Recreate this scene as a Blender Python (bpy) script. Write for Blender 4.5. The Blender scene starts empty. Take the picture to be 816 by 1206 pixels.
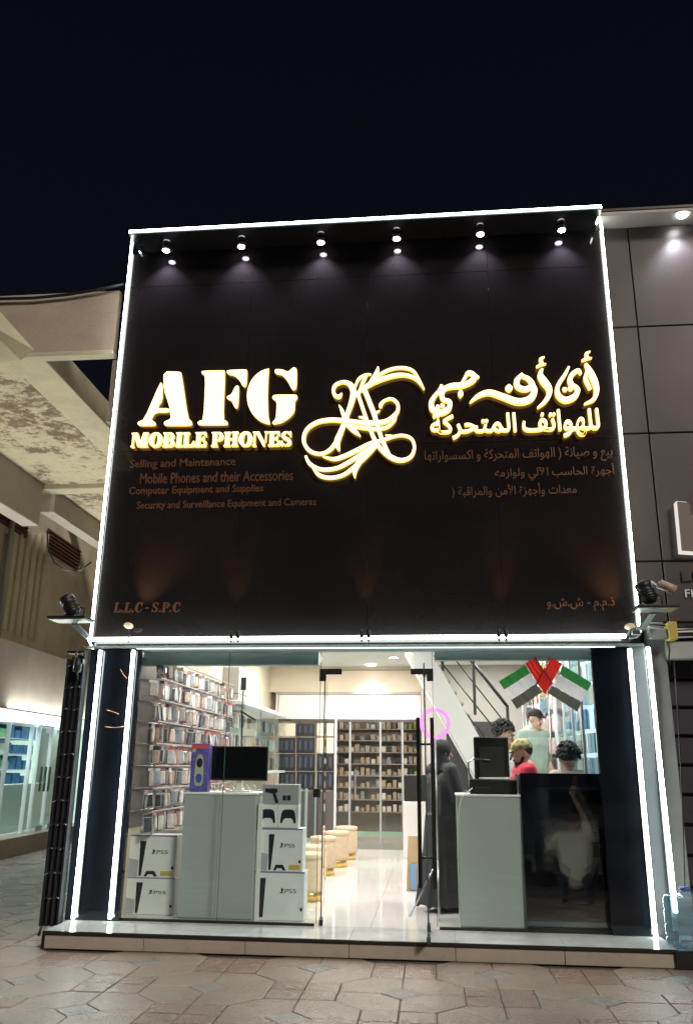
import bpy, math, random
from mathutils import Vector, Matrix
R = random.Random(7)
SC = bpy.context.scene
COL = SC.collection

# ---------------------------------------------------------------- camera
FPX, PITCH, YAW, ROLL = 979.12, 0.2963, -0.1011, 0.0098
CAMP = Vector((0.0, -7.7258, 1.5492))
_fw = Vector((math.sin(YAW) * math.cos(PITCH), math.cos(YAW) * math.cos(PITCH), math.sin(PITCH)))
_r = Vector((math.cos(YAW), -math.sin(YAW), 0))
_u = _r.cross(_fw)
CR = _r * math.cos(ROLL) + _u * math.sin(ROLL)
CU = _u * math.cos(ROLL) - _r * math.sin(ROLL)
CF = _fw
cd = bpy.data.cameras.new('camera')
cd.sensor_fit = 'VERTICAL'; cd.sensor_height = 36.0; cd.lens = FPX / 1206.0 * 36.0
cd.clip_end = 2000; cd.clip_start = 0.05
cam = bpy.data.objects.new('camera', cd); COL.objects.link(cam)
cam.matrix_world = Matrix((
    (CR.x, CU.x, -CF.x, CAMP.x), (CR.y, CU.y, -CF.y, CAMP.y), (CR.z, CU.z, -CF.z, CAMP.z), (0, 0, 0, 1)))
SC.camera = cam

def ray(px, py): return CF + CR * ((px - 408) / FPX) - CU * ((py - 603) / FPX)
def P(px, py, Y):
    d = ray(px, py); return CAMP + d * ((Y - CAMP.y) / d.y)
def H(px, py, Z):
    d = ray(px, py); return CAMP + d * ((Z - CAMP.z) / d.z)
def V(px, py, A, B):
    d = ray(px, py); n = Vector((-(B.y - A.y), B.x - A.x, 0))
    return CAMP + d * ((A - CAMP).dot(n) / d.dot(n))
def X(px, py, XX):
    d = ray(px, py); return CAMP + d * ((XX - CAMP.x) / d.x)

# ---------------------------------------------------------------- world, sun, view
w = bpy.data.worlds.new('World'); SC.world = w; w.use_nodes = True
wn, wl = w.node_tree.nodes, w.node_tree.links
bg = wn['Background']
tc = wn.new('ShaderNodeTexCoord'); sx = wn.new('ShaderNodeSeparateXYZ'); cr = wn.new('ShaderNodeValToRGB')
wl.new(tc.outputs['Generated'], sx.inputs[0]); wl.new(sx.outputs['Z'], cr.inputs[0]); wl.new(cr.outputs[0], bg.inputs[0])
cr.color_ramp.elements[0].position = 0.0; cr.color_ramp.elements[0].color = (0.0046, 0.0052, 0.0088, 1)
cr.color_ramp.elements[1].position = 0.85; cr.color_ramp.elements[1].color = (0.0022, 0.0026, 0.0052, 1)
bg.inputs[1].default_value = 1.0
sd = bpy.data.lights.new('street_glow', 'SUN'); sd.energy = 1.9; sd.angle = math.radians(12); sd.color = (1.0, 0.92, 0.80)
so = bpy.data.objects.new('street_glow', sd); COL.objects.link(so)
so.rotation_euler = Vector((-0.52, 0.67, -0.53)).to_track_quat('-Z', 'Y').to_euler()
vs = SC.view_settings; vs.view_transform = 'Standard'; vs.look = 'None'; vs.exposure = 0.0; vs.gamma = 1.0
SC.cycles.use_denoising = True
SC.cycles.max_bounces = 8; SC.cycles.transparent_max_bounces = 16
SC.cycles.sample_clamp_indirect = 4.0

# ---------------------------------------------------------------- materials
def rgb(c): return (c[0], c[1], c[2], 1.0)
def hexl(r, g, b):
    f = lambda v: ((v / 255) / 12.92 if v / 255 <= .04045 else (((v / 255) + .055) / 1.055) ** 2.4)
    return (f(r), f(g), f(b))
MC = {}
def mat(name, col=(.5, .5, .5), rough=.5, metal=0.0, var=0.0, vs_=6.0, col2=None, bump=0.0, bs=40.0, emit=None, est=0.0, ior=None, coat=0.0, contrast=None, space='Object'):
    if name in MC: return MC[name]
    m = bpy.data.materials.new(name); m.use_nodes = True
    n, l = m.node_tree.nodes, m.node_tree.links
    b = n['Principled BSDF']
    b.inputs['Base Color'].default_value = rgb(col); b.inputs['Roughness'].default_value = rough; b.inputs['Metallic'].default_value = metal
    if ior: b.inputs['IOR'].default_value = ior
    if coat: b.inputs['Coat Weight'].default_value = coat
    if emit: b.inputs['Emission Color'].default_value = rgb(emit); b.inputs['Emission Strength'].default_value = est
    g = None
    if var or bump or col2:
        t = n.new('ShaderNodeTexCoord')
        src = t.outputs['Object']
        if space == 'World':
            gg = n.new('ShaderNodeNewGeometry'); src = gg.outputs['Position']
        ns = n.new('ShaderNodeTexNoise'); ns.inputs['Scale'].default_value = vs_; ns.inputs['Detail'].default_value = 6; ns.inputs['Roughness'].default_value = .65
        l.new(src, ns.inputs['Vector'])
        if var or col2:
            r = n.new('ShaderNodeValToRGB'); l.new(ns.outputs['Fac'], r.inputs[0])
            lo, hi = contrast or (.3, .7)
            r.color_ramp.elements[0].position = lo; r.color_ramp.elements[1].position = hi
            c2 = col2 or tuple(min(1, c * (1 + var)) for c in col)
            c1 = col if col2 else tuple(c * (1 - var) for c in col)
            r.color_ramp.elements[0].color = rgb(c1); r.color_ramp.elements[1].color = rgb(c2)
            l.new(r.outputs[0], b.inputs['Base Color'])
            mr = n.new('ShaderNodeMapRange'); l.new(ns.outputs['Fac'], mr.inputs[0])
            mr.inputs['To Min'].default_value = max(0.02, rough * .8); mr.inputs['To Max'].default_value = min(1, rough * 1.25)
            if rough > .06: l.new(mr.outputs[0], b.inputs['Roughness'])
        if bump:
            n2 = n.new('ShaderNodeTexNoise'); n2.inputs['Scale'].default_value = bs; n2.inputs['Detail'].default_value = 5
            l.new(src, n2.inputs['Vector'])
            bp = n.new('ShaderNodeBump'); bp.inputs['Strength'].default_value = bump; bp.inputs['Distance'].default_value = .02
            l.new(n2.outputs['Fac'], bp.inputs['Height']); l.new(bp.outputs[0], b.inputs['Normal'])
    MC[name] = m; return m
def emis(name, col, st):
    if name in MC: return MC[name]
    m = bpy.data.materials.new(name); m.use_nodes = True
    n, l = m.node_tree.nodes, m.node_tree.links; n.clear()
    e = n.new('ShaderNodeEmission'); o = n.new('ShaderNodeOutputMaterial')
    e.inputs[0].default_value = rgb(col); e.inputs[1].default_value = st; l.new(e.outputs[0], o.inputs[0])
    MC[name] = m; return m
def glass(name, tint=(.93, .96, .95), refl=1.5, rough=0.0, haze=0.0):
    if name in MC: return MC[name]
    m = bpy.data.materials.new(name); m.use_nodes = True
    n, l = m.node_tree.nodes, m.node_tree.links; n.clear()
    o = n.new('ShaderNodeOutputMaterial'); t = n.new('ShaderNodeBsdfTransparent'); g = n.new('ShaderNodeBsdfGlossy')
    fz = n.new('ShaderNodeFresnel'); mx = n.new('ShaderNodeMixShader')
    t.inputs[0].default_value = rgb(tint); g.inputs['Roughness'].default_value = rough; g.inputs['Color'].default_value = (1, 1, 1, 1)
    fz.inputs[0].default_value = refl
    gg = n.new('ShaderNodeNewGeometry'); iv = n.new('ShaderNodeMath'); iv.operation = 'SUBTRACT'; iv.inputs[0].default_value = 1.0; l.new(gg.outputs['Backfacing'], iv.inputs[1])
    ml = n.new('ShaderNodeMath'); ml.operation = 'MULTIPLY'; l.new(fz.outputs[0], ml.inputs[0]); l.new(iv.outputs[0], ml.inputs[1])
    l.new(ml.outputs[0], mx.inputs[0]); l.new(t.outputs[0], mx.inputs[1]); l.new(g.outputs[0], mx.inputs[2])
    last = mx
    if haze:
        d = n.new('ShaderNodeBsdfDiffuse'); d.inputs[0].default_value = (.7, .8, .8, 1); m2 = n.new('ShaderNodeMixShader')
        ns = n.new('ShaderNodeTexNoise'); ns.inputs['Scale'].default_value = 3; ns.inputs['Detail'].default_value = 6
        mr = n.new('ShaderNodeMapRange'); mr.inputs['To Max'].default_value = haze * 2; l.new(ns.outputs[0], mr.inputs[0]); l.new(mr.outputs[0], m2.inputs[0])
        l.new(mx.outputs[0], m2.inputs[1]); l.new(d.outputs[0], m2.inputs[2]); last = m2
    l.new(last.outputs[0], o.inputs[0]); MC[name] = m; return m

LED = emis('led_white', (.90, 1.0, .93), 20.0)
M_black = mat('black_gloss_panel', (.015, .0125, .0135), .07, var=.2, vs_=1.3, ior=1.5)
M_blackf = mat('black_gloss_frame', (.010, .011, .014), .12, var=.2, vs_=3)
M_colpan = mat('dark_column_gloss', (.007, .009, .013), .08, var=.3, vs_=2.5, ior=1.55)
M_blackm = mat('matt_black_metal', (.012, .012, .013), .45)
M_alu = mat('grey_aluminium', (.36, .40, .40), .35, metal=.6, var=.1, vs_=9)
M_white = mat('white_paint', (.78, .77, .74), .5, var=.04, vs_=2)
M_wall = mat('interior_wall', (.70, .60, .47), .7, var=.06, vs_=1.5)
M_wallg = mat('interior_grey_wall', (.38, .35, .32), .7, var=.05, vs_=1.5)
M_ceil = mat('interior_ceiling', (.80, .79, .76), .6)
M_steel = mat('bright_steel', (.65, .66, .67), .22, metal=1)
M_chrome = mat('thin_chrome', (.5, .5, .52), .3, metal=1)
GL = glass('clear_glass'); GLg = glass('green_edge_glass', (.92, .97, .955)); GLo = mat('glass_edge', (.06, .12, .11), .15)
M_gold = mat('gold_metal', (.75, .52, .18), .3, metal=1)

# ---------------------------------------------------------------- mesh builder
class MB:
    def __init__(s): s.v = []; s.f = []; s.sm = []
    def add(s, vs_, fs, smooth=False):
        o = len(s.v); s.v += [tuple(v) for v in vs_]; s.f += [tuple(i + o for i in f) for f in fs]; s.sm += [smooth] * len(fs); return s
    def box(s, x0, x1, y0, y1, z0, z1):
        if x0 > x1: x0, x1 = x1, x0
        if y0 > y1: y0, y1 = y1, y0
        if z0 > z1: z0, z1 = z1, z0
        return s.add([(x0, y0, z0), (x1, y0, z0), (x1, y1, z0), (x0, y1, z0), (x0, y0, z1), (x1, y0, z1), (x1, y1, z1), (x0, y1, z1)],
                     [(3, 2, 1, 0), (4, 5, 6, 7), (0, 1, 5, 4), (1, 2, 6, 5), (2, 3, 7, 6), (3, 0, 4, 7)])
    def hexa(s, lo, hi):   # two quads (matching order)
        return s.add(list(lo) + list(hi), [(3, 2, 1, 0), (4, 5, 6, 7), (0, 1, 5, 4), (1, 2, 6, 5), (2, 3, 7, 6), (3, 0, 4, 7)])
    def bev(s, x0, x1, y0, y1, z0, z1, b=.01):
        # box with chamfered edges
        cx, cy, cz = (x0 + x1) / 2, (y0 + y1) / 2, (z0 + z1) / 2
        hx, hy, hz = abs(x1 - x0) / 2, abs(y1 - y0) / 2, abs(z1 - z0) / 2
        b = min(b, hx * .9, hy * .9, hz * .9)
        vs_ = []; idx = {}
        for sx_ in (-1, 1):
            for sy_ in (-1, 1):
                for sz_ in (-1, 1):
                    for a in range(3):
                        d = [hx - b, hy - b, hz - b]; d[a] += b
                        idx[(sx_, sy_, sz_, a)] = len(vs_); vs_.append((cx + sx_ * d[0], cy + sy_ * d[1], cz + sz_ * d[2]))
        fs = []
        for a in range(3):
            for sg in (-1, 1):
                o = [i for i in range(3) if i != a]; q = []
                for (p, r_) in ((-1, -1), (1, -1), (1, 1), (-1, 1)):
                    k = [0, 0, 0]; k[a] = sg; k[o[0]] = p; k[o[1]] = r_; q.append(idx[(k[0], k[1], k[2], a)])
                fs.append(q)
        for a in range(3):
            o = [i for i in range(3) if i != a]
            for p in (-1, 1):
                for r_ in (-1, 1):
                    q = []
                    for t, ax in ((-1, o[0]), (1, o[0]), (1, o[1]), (-1, o[1])):
                        k = [0, 0, 0]; k[a] = t; k[o[0]] = p; k[o[1]] = r_; q.append(idx[(k[0], k[1], k[2], ax)])
                    fs.append(q)
        for sx_ in (-1, 1):
            for sy_ in (-1, 1):
                for sz_ in (-1, 1): fs.append([idx[(sx_, sy_, sz_, a)] for a in range(3)])
        return s.add(vs_, fs)
    def prism(s, poly, O, U, W, N, d0=0.0, d1=.02, smooth=False):  # poly in (u,w); extruded along N
        n = len(poly)
        a = [O + U * p[0] + W * p[1] + N * d0 for p in poly]; b = [O + U * p[0] + W * p[1] + N * d1 for p in poly]
        fs = [tuple(range(n - 1, -1, -1)), tuple(range(n, 2 * n))] + [(i, (i + 1) % n, n + (i + 1) % n, n + i) for i in range(n)]
        return s.add(a + b, fs, smooth)
    def ribbon(s, pts, O, U, W, N, d0, d1):  # pts: list (u,w,halfwidth)
        n = len(pts); L = []; Rr = []
        for i, p in enumerate(pts):
            a = pts[max(0, i - 1)]; b = pts[min(n - 1, i + 1)]
            dx, dy = b[0] - a[0], b[1] - a[1]; m = math.hypot(dx, dy) or 1
            nx, ny = -dy / m, dx / m
            L.append((p[0] + nx * p[2], p[1] + ny * p[2])); Rr.append((p[0] - nx * p[2], p[1] - ny * p[2]))
        q = lambda p, d: O + U * p[0] + W * p[1] + N * d
        vs_ = []
        for i in range(n): vs_ += [q(L[i], d0), q(Rr[i], d0), q(Rr[i], d1), q(L[i], d1)]
        fs = [(3, 2, 1, 0), tuple(4 * (n - 1) + k for k in range(4))]
        for i in range(n - 1):
            for k in range(4): fs.append((4 * i + k, 4 * i + (k + 1) % 4, 4 * i + 4 + (k + 1) % 4, 4 * i + 4 + k))
        return s.add(vs_, fs)
    def tube(s, pts, r, n=8, caps=True):
        pts = [Vector(p) for p in pts]; k = len(pts)
        rr = r if isinstance(r, (list, tuple)) else [r] * k
        vs_ = []; ref = None
        for i, p in enumerate(pts):
            t = (pts[min(k - 1, i + 1)] - pts[max(0, i - 1)])
            t = t.normalized() if t.length > 1e-9 else Vector((0, 0, 1))
            if ref is None: ref = Vector((0, 0, 1)) if abs(t.z) < .9 else Vector((1, 0, 0))
            a = t.cross(ref).normalized(); b = t.cross(a).normalized(); ref = -b if False else ref
            for j in range(n):
                an = 2 * math.pi * j / n
                vs_.append(p + a * math.cos(an) * rr[i] + b * math.sin(an) * rr[i])
        fs = []
        for i in range(k - 1):
            for j in range(n): fs.append((i * n + j, i * n + (j + 1) % n, (i + 1) * n + (j + 1) % n, (i + 1) * n + j))
        if caps: fs += [tuple(range(n - 1, -1, -1)), tuple((k - 1) * n + j for j in range(n))]
        return s.add(vs_, fs, True)
    def lathe(s, prof, c, n=24, axis=None, smooth=True):  # prof (r,z)
        c = Vector(c); q = (Vector(axis).normalized().to_track_quat('Z', 'Y') if axis else None)
        vs_ = []
        for r, z in prof:
            for j in range(n):
                an = 2 * math.pi * j / n; v = Vector((r * math.cos(an), r * math.sin(an), z))
                vs_.append(c + (q @ v if q else v))
        fs = []
        for i in range(len(prof) - 1):
            for j in range(n): fs.append((i * n + j, i * n + (j + 1) % n, (i + 1) * n + (j + 1) % n, (i + 1) * n + j))
        fs += [tuple(range(n - 1, -1, -1)), tuple((len(prof) - 1) * n + j for j in range(n))]
        return s.add(vs_, fs, smooth)
    def ball(s, c, rx, ry=None, rz=None, n=12, m=8, rot=None):
        ry = ry or rx; rz = rz or rx; c = Vector(c); vs_ = []
        for i in range(m + 1):
            th = math.pi * i / m
            for j in range(n):
                ph = 2 * math.pi * j / n
                v = Vector((rx * math.sin(th) * math.cos(ph), ry * math.sin(th) * math.sin(ph), rz * math.cos(th)))
                if rot: v = rot @ v
                vs_.append(c + v)
        fs = [(i * n + j, (i + 1) * n + j, (i + 1) * n + (j + 1) % n, i * n + (j + 1) % n) for i in range(m) for j in range(n)]
        return s.add(vs_, fs, True)
    def mesh(s, name, m):
        me = bpy.data.meshes.new(name); me.from_pydata(s.v, [], s.f)
        me.polygons.foreach_set('use_smooth', s.sm)
        if m: me.materials.append(m)
        me.validate(); me.update(); return me
    def build(s, name, m, parent=None, **k):
        me = s.mesh(name, m); o = bpy.data.objects.new(name, me); COL.objects.link(o)
        if parent: o.parent = parent; o.matrix_parent_inverse = Matrix.Translation(-_base(parent))
        if k: tag(o, **k)
        return o
def _base(p):
    return p.location.copy() if p.parent is None else Vector((0, 0, 0))
def tag(o, label=None, cat=None, group=None, kind=None):
    if label: o['label'] = label
    if cat: o['category'] = cat
    if group: o['group'] = group
    if kind: o['kind'] = kind
    return o
def thing(name, loc, label, cat, group=None):
    o = bpy.data.objects.new(name, None); COL.objects.link(o); o.location = loc; o.empty_display_size = .1
    return tag(o, label, cat, group)
def base_thing(name, meshes, label, cat, group=None, loc=(0, 0, 0)): pass
def put(name, me, loc, rz=0, parent=None, **k):
    o = bpy.data.objects.new(name, me); COL.objects.link(o); o.location = loc; o.rotation_euler = (0, 0, rz)
    if parent: o.parent = parent
    if k: tag(o, **k)
    return o
def copytree(o, parent=None):
    c = o.copy(); COL.objects.link(c); c.parent = parent
    for ch in list(o.children): copytree(ch, c)
    return c
def text(body, size, m, ext=.004, off=.0, parent=None, name='lettering', O=None, U=None, W=None, N=None, width=None, height=None, italic=0.0):
    """text mesh laid in plane with origin O (lower-left), axes U,W, normal N; scaled to width/height"""
    cu = bpy.data.curves.new('t', 'FONT'); cu.body = body; cu.size = 1.0; cu.offset = off; cu.resolution_u = 3; cu.extrude = 0.02
    o = bpy.data.objects.new('t', cu); COL.objects.link(o); bpy.context.view_layer.update()
    me = bpy.data.meshes.new_from_object(o.evaluated_get(bpy.context.evaluated_depsgraph_get()))
    bpy.data.objects.remove(o); bpy.data.curves.remove(cu)
    xs = [v.co.x for v in me.vertices]; ys = [v.co.y for v in me.vertices]
    x0, x1, y0, y1 = min(xs), max(xs), min(ys), max(ys)
    sxx = (width / (x1 - x0)) if width else size
    syy = (height / (y1 - y0)) if height else (sxx if width else size)
    for v in me.vertices:
        u = (v.co.x - x0) * sxx; t = (v.co.y - y0) * syy; d = ext if v.co.z > 0 else 0.0
        v.co = O + U * (u + italic * t) + W * t + N * d
    me.materials.clear(); me.materials.append(m); me.update()
    ob = bpy.data.objects.new(name, me); COL.objects.link(ob)
    if parent: ob.parent = parent; ob.matrix_parent_inverse = Matrix.Translation(-_base(parent))
    return ob
EX, EY, EZ = Vector((1, 0, 0)), Vector((0, 1, 0)), Vector((0, 0, 1))
NF = Vector((0, -1, 0))  # towards the viewer side

# ---------------------------------------------------------------- key dimensions
SX0, SX1, SZ = -3.418, 1.960, 0.1412      # step
LY, LX0, LX1, LZ0, LZ1 = 0.238, -3.358, 1.956, 2.724, 7.441   # led frame of the sign
PY = 0.62                                    # sign panel / glass plane
CY = 0.56
# ================================================================ ground
pav = MB().box(-30, 20, -14, 30, -.30, -.012).build('pavement', mat('paving_mortar', (.12, .10, .085), .75, var=.25, vs_=3, space='World', bump=.3))
tag(pav, kind='structure')
M_pink = mat('tile_pink', (.24, .155, .12), .27, col2=(.17, .115, .092), vs_=2.2, bump=.6, bs=45, space='World')
M_beige = mat('tile_beige', (.29, .225, .175), .24, col2=(.19, .145, .115), vs_=1.7, bump=.6, bs=55, space='World')
M_gray = mat('tile_grey', (.15, .145, .13), .27, col2=(.22, .205, .185), vs_=2.5, bump=.6, bs=55, space='World')
A_ = .70
def tpoly(pts, m, nm, h=.016):
    g = .008; cx = sum(p[0] for p in pts) / len(pts); cy = sum(p[1] for p in pts) / len(pts)
    # inset
    n = len(pts); ins = []
    for i in range(n):
        p0, p1, p2 = Vector(pts[i - 1]), Vector(pts[i]), Vector(pts[(i + 1) % n])
        e1 = (p1 - p0).normalized(); e2 = (p2 - p1).normalized()
        n1 = Vector((-e1.y, e1.x)); n2 = Vector((-e2.y, e2.x)); b = (n1 + n2)
        b = b / max(.3, b.length_squared) * 2 if b.length > .1 else n1
        ins.append(p1 + b * g / 2)
    vs_ = [(p.x, p.y, -.02) for p in ins] + [(p.x, p.y, -.003) for p in ins]
    c = Vector((cx, cy)); top = [p + (c - p).normalized() * .006 for p in ins]
    vs_ += [(p.x, p.y, 0) for p in top]
    fs = [(i, (i + 1) % n, n + (i + 1) % n, n + i) for i in range(n)] + [(n + i, n + (i + 1) % n, 2 * n + (i + 1) % n, 2 * n + i) for i in range(n)]
    fs.append(tuple(2 * n + i for i in range(n)))
    mb = MB(); mb.v = vs_; mb.f = fs; mb.sm = [False] * len(fs)
    return mb.mesh(nm, m)
q = .25; dd = .155
TM = {'pink': tpoly([(0, 0), (q, 0), (q, q), (0, q)], M_pink, 'square_tile'),
      'dia': tpoly([(dd, 0), (0, dd), (-dd, 0), (0, -dd)], M_gray, 'diamond_tile')}
hexp = [(dd, 0), (A_ - q, 0), (A_ - q, q), (q, A_ - q), (0, A_ - q), (0, dd)]
for k in range(4):
    a = k * math.pi / 2; c, s = round(math.cos(a)), round(math.sin(a))
    TM['hex%d' % k] = tpoly([(x * c - y * s, x * s + y * c) for x, y in hexp], M_beige, 'long_tile')
tiles = []
for i in range(-22, 16):
    for j in range(-9, 22):
        cx, cy = i * A_ - .25, j * A_ - .35
        if (i + j) % 2 == 0:
            for ox in (-q, 0):
                for oy in (-q, 0): tiles.append((cx + ox, cy + oy, 'pink'))
        else:
            tiles.append((cx, cy, 'dia'))
            for k in range(4): tiles.append((cx, cy, 'hex%d' % k))
def inview(x, y, z=0, mrg=25):
    d = Vector((x, y, z)) - CAMP; t = d.dot(CF)
    if t < .3: return None
    px, py = 408 + FPX * d.dot(CR) / t, 603 - FPX * d.dot(CU) / t
    return (px, py, t) if -mrg < px < 816 + mrg and -mrg < py < 1206 + mrg else None
vis = []; rest = []
for t in tiles:
    x, y, k = t
    if (SX0 - .1 < x < SX1 and y > -.12) or (x >= SX1 - .1 and y > .7): continue
    v = inview(x, y, 0, 60)
    if v: vis.append((v[2], t))
    elif y < 6 and -12 < x < 6 and y > -5.5: rest.append(t)
vis.sort(key=lambda a: a[0])
for i, (_, (x, y, k)) in enumerate(vis):
    if i < 290:
        o_ = put('paving_tile', TM[k], (x, y, R.uniform(-.002, .0015)), 0, pav); o_.rotation_euler = (R.uniform(-.004, .004), R.uniform(-.004, .004), 0)
    else: rest.append((x, y, k))
for key, mm in (('pink', M_pink), ('hex', M_beige), ('dia', M_gray)):
    mb = MB()
    for x, y, k in rest:
        if k.startswith(key):
            me = TM[k]; mb.add([(v.co.x + x, v.co.y + y, v.co.z) for v in me.vertices], [tuple(p.vertices) for p in me.polygons])
    o = mb.build('distant_paving_tiles', mm, pav); o['kind'] = 'stuff'

# ================================================================ step platform
step = thing('shop_step', (-.7, .3, 0), 'low marble step with a black edge running below the whole shop front', 'step')
M_marb = mat('marble_top', (.55, .56, .55), .07, var=.10, vs_=3.2, contrast=(.4, .6))
M_face = mat('step_face_stone', (.40, .34, .29), .28, var=.08, vs_=5, bump=.05)
M_edge = mat('black_granite_edge', (.015, .015, .016), .2)
n_seg = 6; wseg = (SX1 - SX0 - .04) / n_seg
for i in range(n_seg):
    x0 = SX0 + .02 + i * wseg
    MB().bev(x0 + .002, x0 + wseg - .002, .012, .05, 0.004, SZ - .032, .004).build('face_slab', M_face, step)
MB().box(SX0 + .02, SX1 - .02, .05, .60, 0, SZ - .032).build('core', M_face, step)
MB().bev(SX0, SX1, 0, .035, SZ - .030, SZ, .006).build('edge_trim', M_edge, step)
for x in (SX0, SX1 - .018): MB().box(x, x + .018, .0, .6, 0, SZ - .032).build('end_trim', M_edge, step)
for i in range(n_seg):
    x0 = SX0 + .0 + i * (SX1 - SX0) / n_seg
    MB().box(x0 + .001, x0 + (SX1 - SX0) / n_seg - .001, .0355, .62, SZ - .030, SZ).build('top_slab', M_marb, step)

# ================================================================ sign
sign = thing('shop_sign', (-.7, .62, LZ0), 'tall glossy black shop sign with glowing yellow letters and white light edges', 'sign')
zj = P(432, 326, PY).z
LVY = PY - .03; LBY = PY - .10
lt, lb_, rt, rb = P(158, 276, LVY), P(106, 749, LVY), P(707, 262, LVY), P(753, 744, LVY)
xl_, xr_ = (lt.x + lb_.x) / 2, (rt.x + rb.x) / 2
cols = [xl_ + .01, P(279, 690, PY).x, P(432, 690, PY).x, P(591, 690, PY).x, xr_ - .01]
rows_ = [LZ0 - .02, 4.86, zj, 7.40]
for i in range(4):
    for j in range(3):
        g = .0015
        MB().bev(cols[i] + g, cols[i + 1] - g, PY, PY + .02, rows_[j] + g * (1.6 if j else 1), rows_[j + 1] - g * 1.6, .0008).build('panel', M_black, sign)
MB().box(xl_ + .005, xr_ - .005, PY + .021, PY + .05, LZ0, 7.40).build('backing', M_alu, sign)
for x, sg in ((xl_ - .012, 1), (xr_ + .012, -1)):
    MB().box(x, x + sg * .018, PY - .012, PY + .05, LZ0, 7.40).build('side_fin', M_blackf, sign)
MB().box(LX0 - .01, LX1 + .01, LY + .01, PY + .05, 7.402, 7.45).build('canopy', M_blackf, sign)
zb_ = P(430, 753, LBY).z
MB().box(xl_ - .02, xr_ + .02, LBY + .015, PY - .003, LZ0 - .045, LZ0 - .021).build('bottom_ledge', M_alu, sign)
MB().box(xl_ + .5, xr_ - .25, LBY + .03, LBY + .04, LZ0 - .055, LZ0 - .0465).build('thin_glow_bar', emis('thin_bar_glow', (.85, 1, .95), 2.2), sign)  # emissive bar for the thin bright line below the bottom strip
def ledstrip(a, b, parent, nm='led_strip', r=.0135):
    a, b = Vector(a), Vector(b)
    return MB().tube([a, b], r, 10).build(nm, LED, parent)
ledstrip((LX0, LY, LZ1), (LX1, LY, LZ1), sign)
def mid(a, b): return (Vector((a.x * .5 + (a.x + b.x) * .25, a.y, a.z)), Vector((b.x * .5 + (a.x + b.x) * .25, b.y, b.z)))
ledstrip(*mid(lt, lb_), sign)
ledstrip(*mid(rt, rb), sign)
ledstrip(P(106, 753, LBY), P(736, 749, LBY), sign, r=.019)
ledstrip((LX0 + .003, LY, LZ1 - .01), (LX0 + .005, PY - .01, LZ1 - .03), sign, r=.012)
ledstrip((LX1 + .003, LY, LZ1 - .01), (LX1 - .005, LY + .25, LZ1 - .05), sign, r=.009)
ledstrip(P(104, 752, LBY), P(111, 767, LBY + .08), sign, r=.008)

M_lf = emis('letter_glow_face', (1.0, .80, .36), 2.7)
M_ls = emis('letter_glow_side', (1.0, .46, .06), 2.4)
M_cop = mat('copper_letter', (.17, .08, .04), .42, metal=.2, emit=(1, .45, .15), est=0.0)
def glow(mb, nm, parent=sign):
    me = mb.mesh(nm, M_lf); me.materials.append(M_ls)
    for p in me.polygons:
        if abs(p.normal.y) < .9: p.material_index = 1
    o = bpy.data.objects.new(nm, me); COL.objects.link(o); o.parent = parent; o.matrix_parent_inverse = Matrix.Translation(-_base(parent)); return o
def zpoly(pts, ox, oy, s):       # photo-zoom outline -> (x,z) on the sign plane
    r = []
    for x, y in pts:
        v = P(ox + x / s, oy + y / s, PY - .06); r.append((v.x, v.z))
    return r
O0 = Vector((0, PY, 0))
def smooth_poly(pts, it=1):
    for _ in range(it):
        o = []
        for i in range(len(pts)):
            a, b = pts[i], pts[(i + 1) % len(pts)]
            o += [(a[0] * .8 + b[0] * .2, a[1] * .8 + b[1] * .2), (a[0] * .2 + b[0] * .8, a[1] * .2 + b[1] * .8)]
        pts = o
    return pts
def pr2(mb, pts, d0=.02, d1=.044): mb.prism(pts, O0, EX, EZ, NF, d0, d1)
def arc(cx, cy, rx, ry, a0, a1, n=12): return [(cx + rx * math.cos(math.radians(a0 + (a1 - a0) * i / n)), cy + ry * math.sin(math.radians(a0 + (a1 - a0) * i / n))) for i in range(n + 1)]
big = {
 'A': [[(165, 133), (173, 140), (173, 205), (150, 238), (200, 238), (200, 254), (143, 254), (126, 284), (144, 294), (146, 303), (138, 308), (82, 308), (74, 302), (76, 292), (100, 284)],
       [(178, 90), (244, 92), (249, 97), (275, 278), (290, 290), (292, 300), (286, 308), (186, 308), (179, 302), (181, 292), (208, 280), (204, 256), (203, 236), (178, 160)]],
 'F': [[(334, 88), (420, 86), (424, 90), (416, 284), (432, 290), (435, 299), (430, 305), (320, 305), (314, 299), (317, 290), (338, 284), (346, 106), (332, 100), (330, 93)],
       [(432, 85), (508, 82), (513, 87), (510, 142), (504, 152), (494, 148), (482, 124), (462, 106), (440, 102), (432, 97)],
       [(432, 190), (450, 182), (464, 152), (474, 146), (480, 152), (476, 230), (470, 238), (462, 234), (450, 206), (432, 200)]],
 'G': [[(x, y) for x, y in arc(612, 190, 100, 112, -97, -263, 18)] + [(604, 300), (597, 270), (594, 190), (597, 110)],
       [(624, 81), (652, 82), (676, 92), (688, 82), (698, 74), (709, 77), (712, 86), (710, 156), (702, 164), (692, 162), (676, 130), (655, 104), (624, 98)],
       [(614, 200), (614, 190), (622, 184), (708, 183), (714, 190), (712, 200), (704, 206), (702, 252), (682, 275), (650, 296), (618, 302), (612, 296), (628, 280), (632, 208)]]}
for ch in 'AFG':
    mb = MB()
    for k, pl in enumerate(big[ch]):
        pr2(mb, zpoly(pl if (ch == 'G' and k == 0) else smooth_poly(pl), 140, 410, 3.4))
    glow(mb, 'letter')
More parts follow.
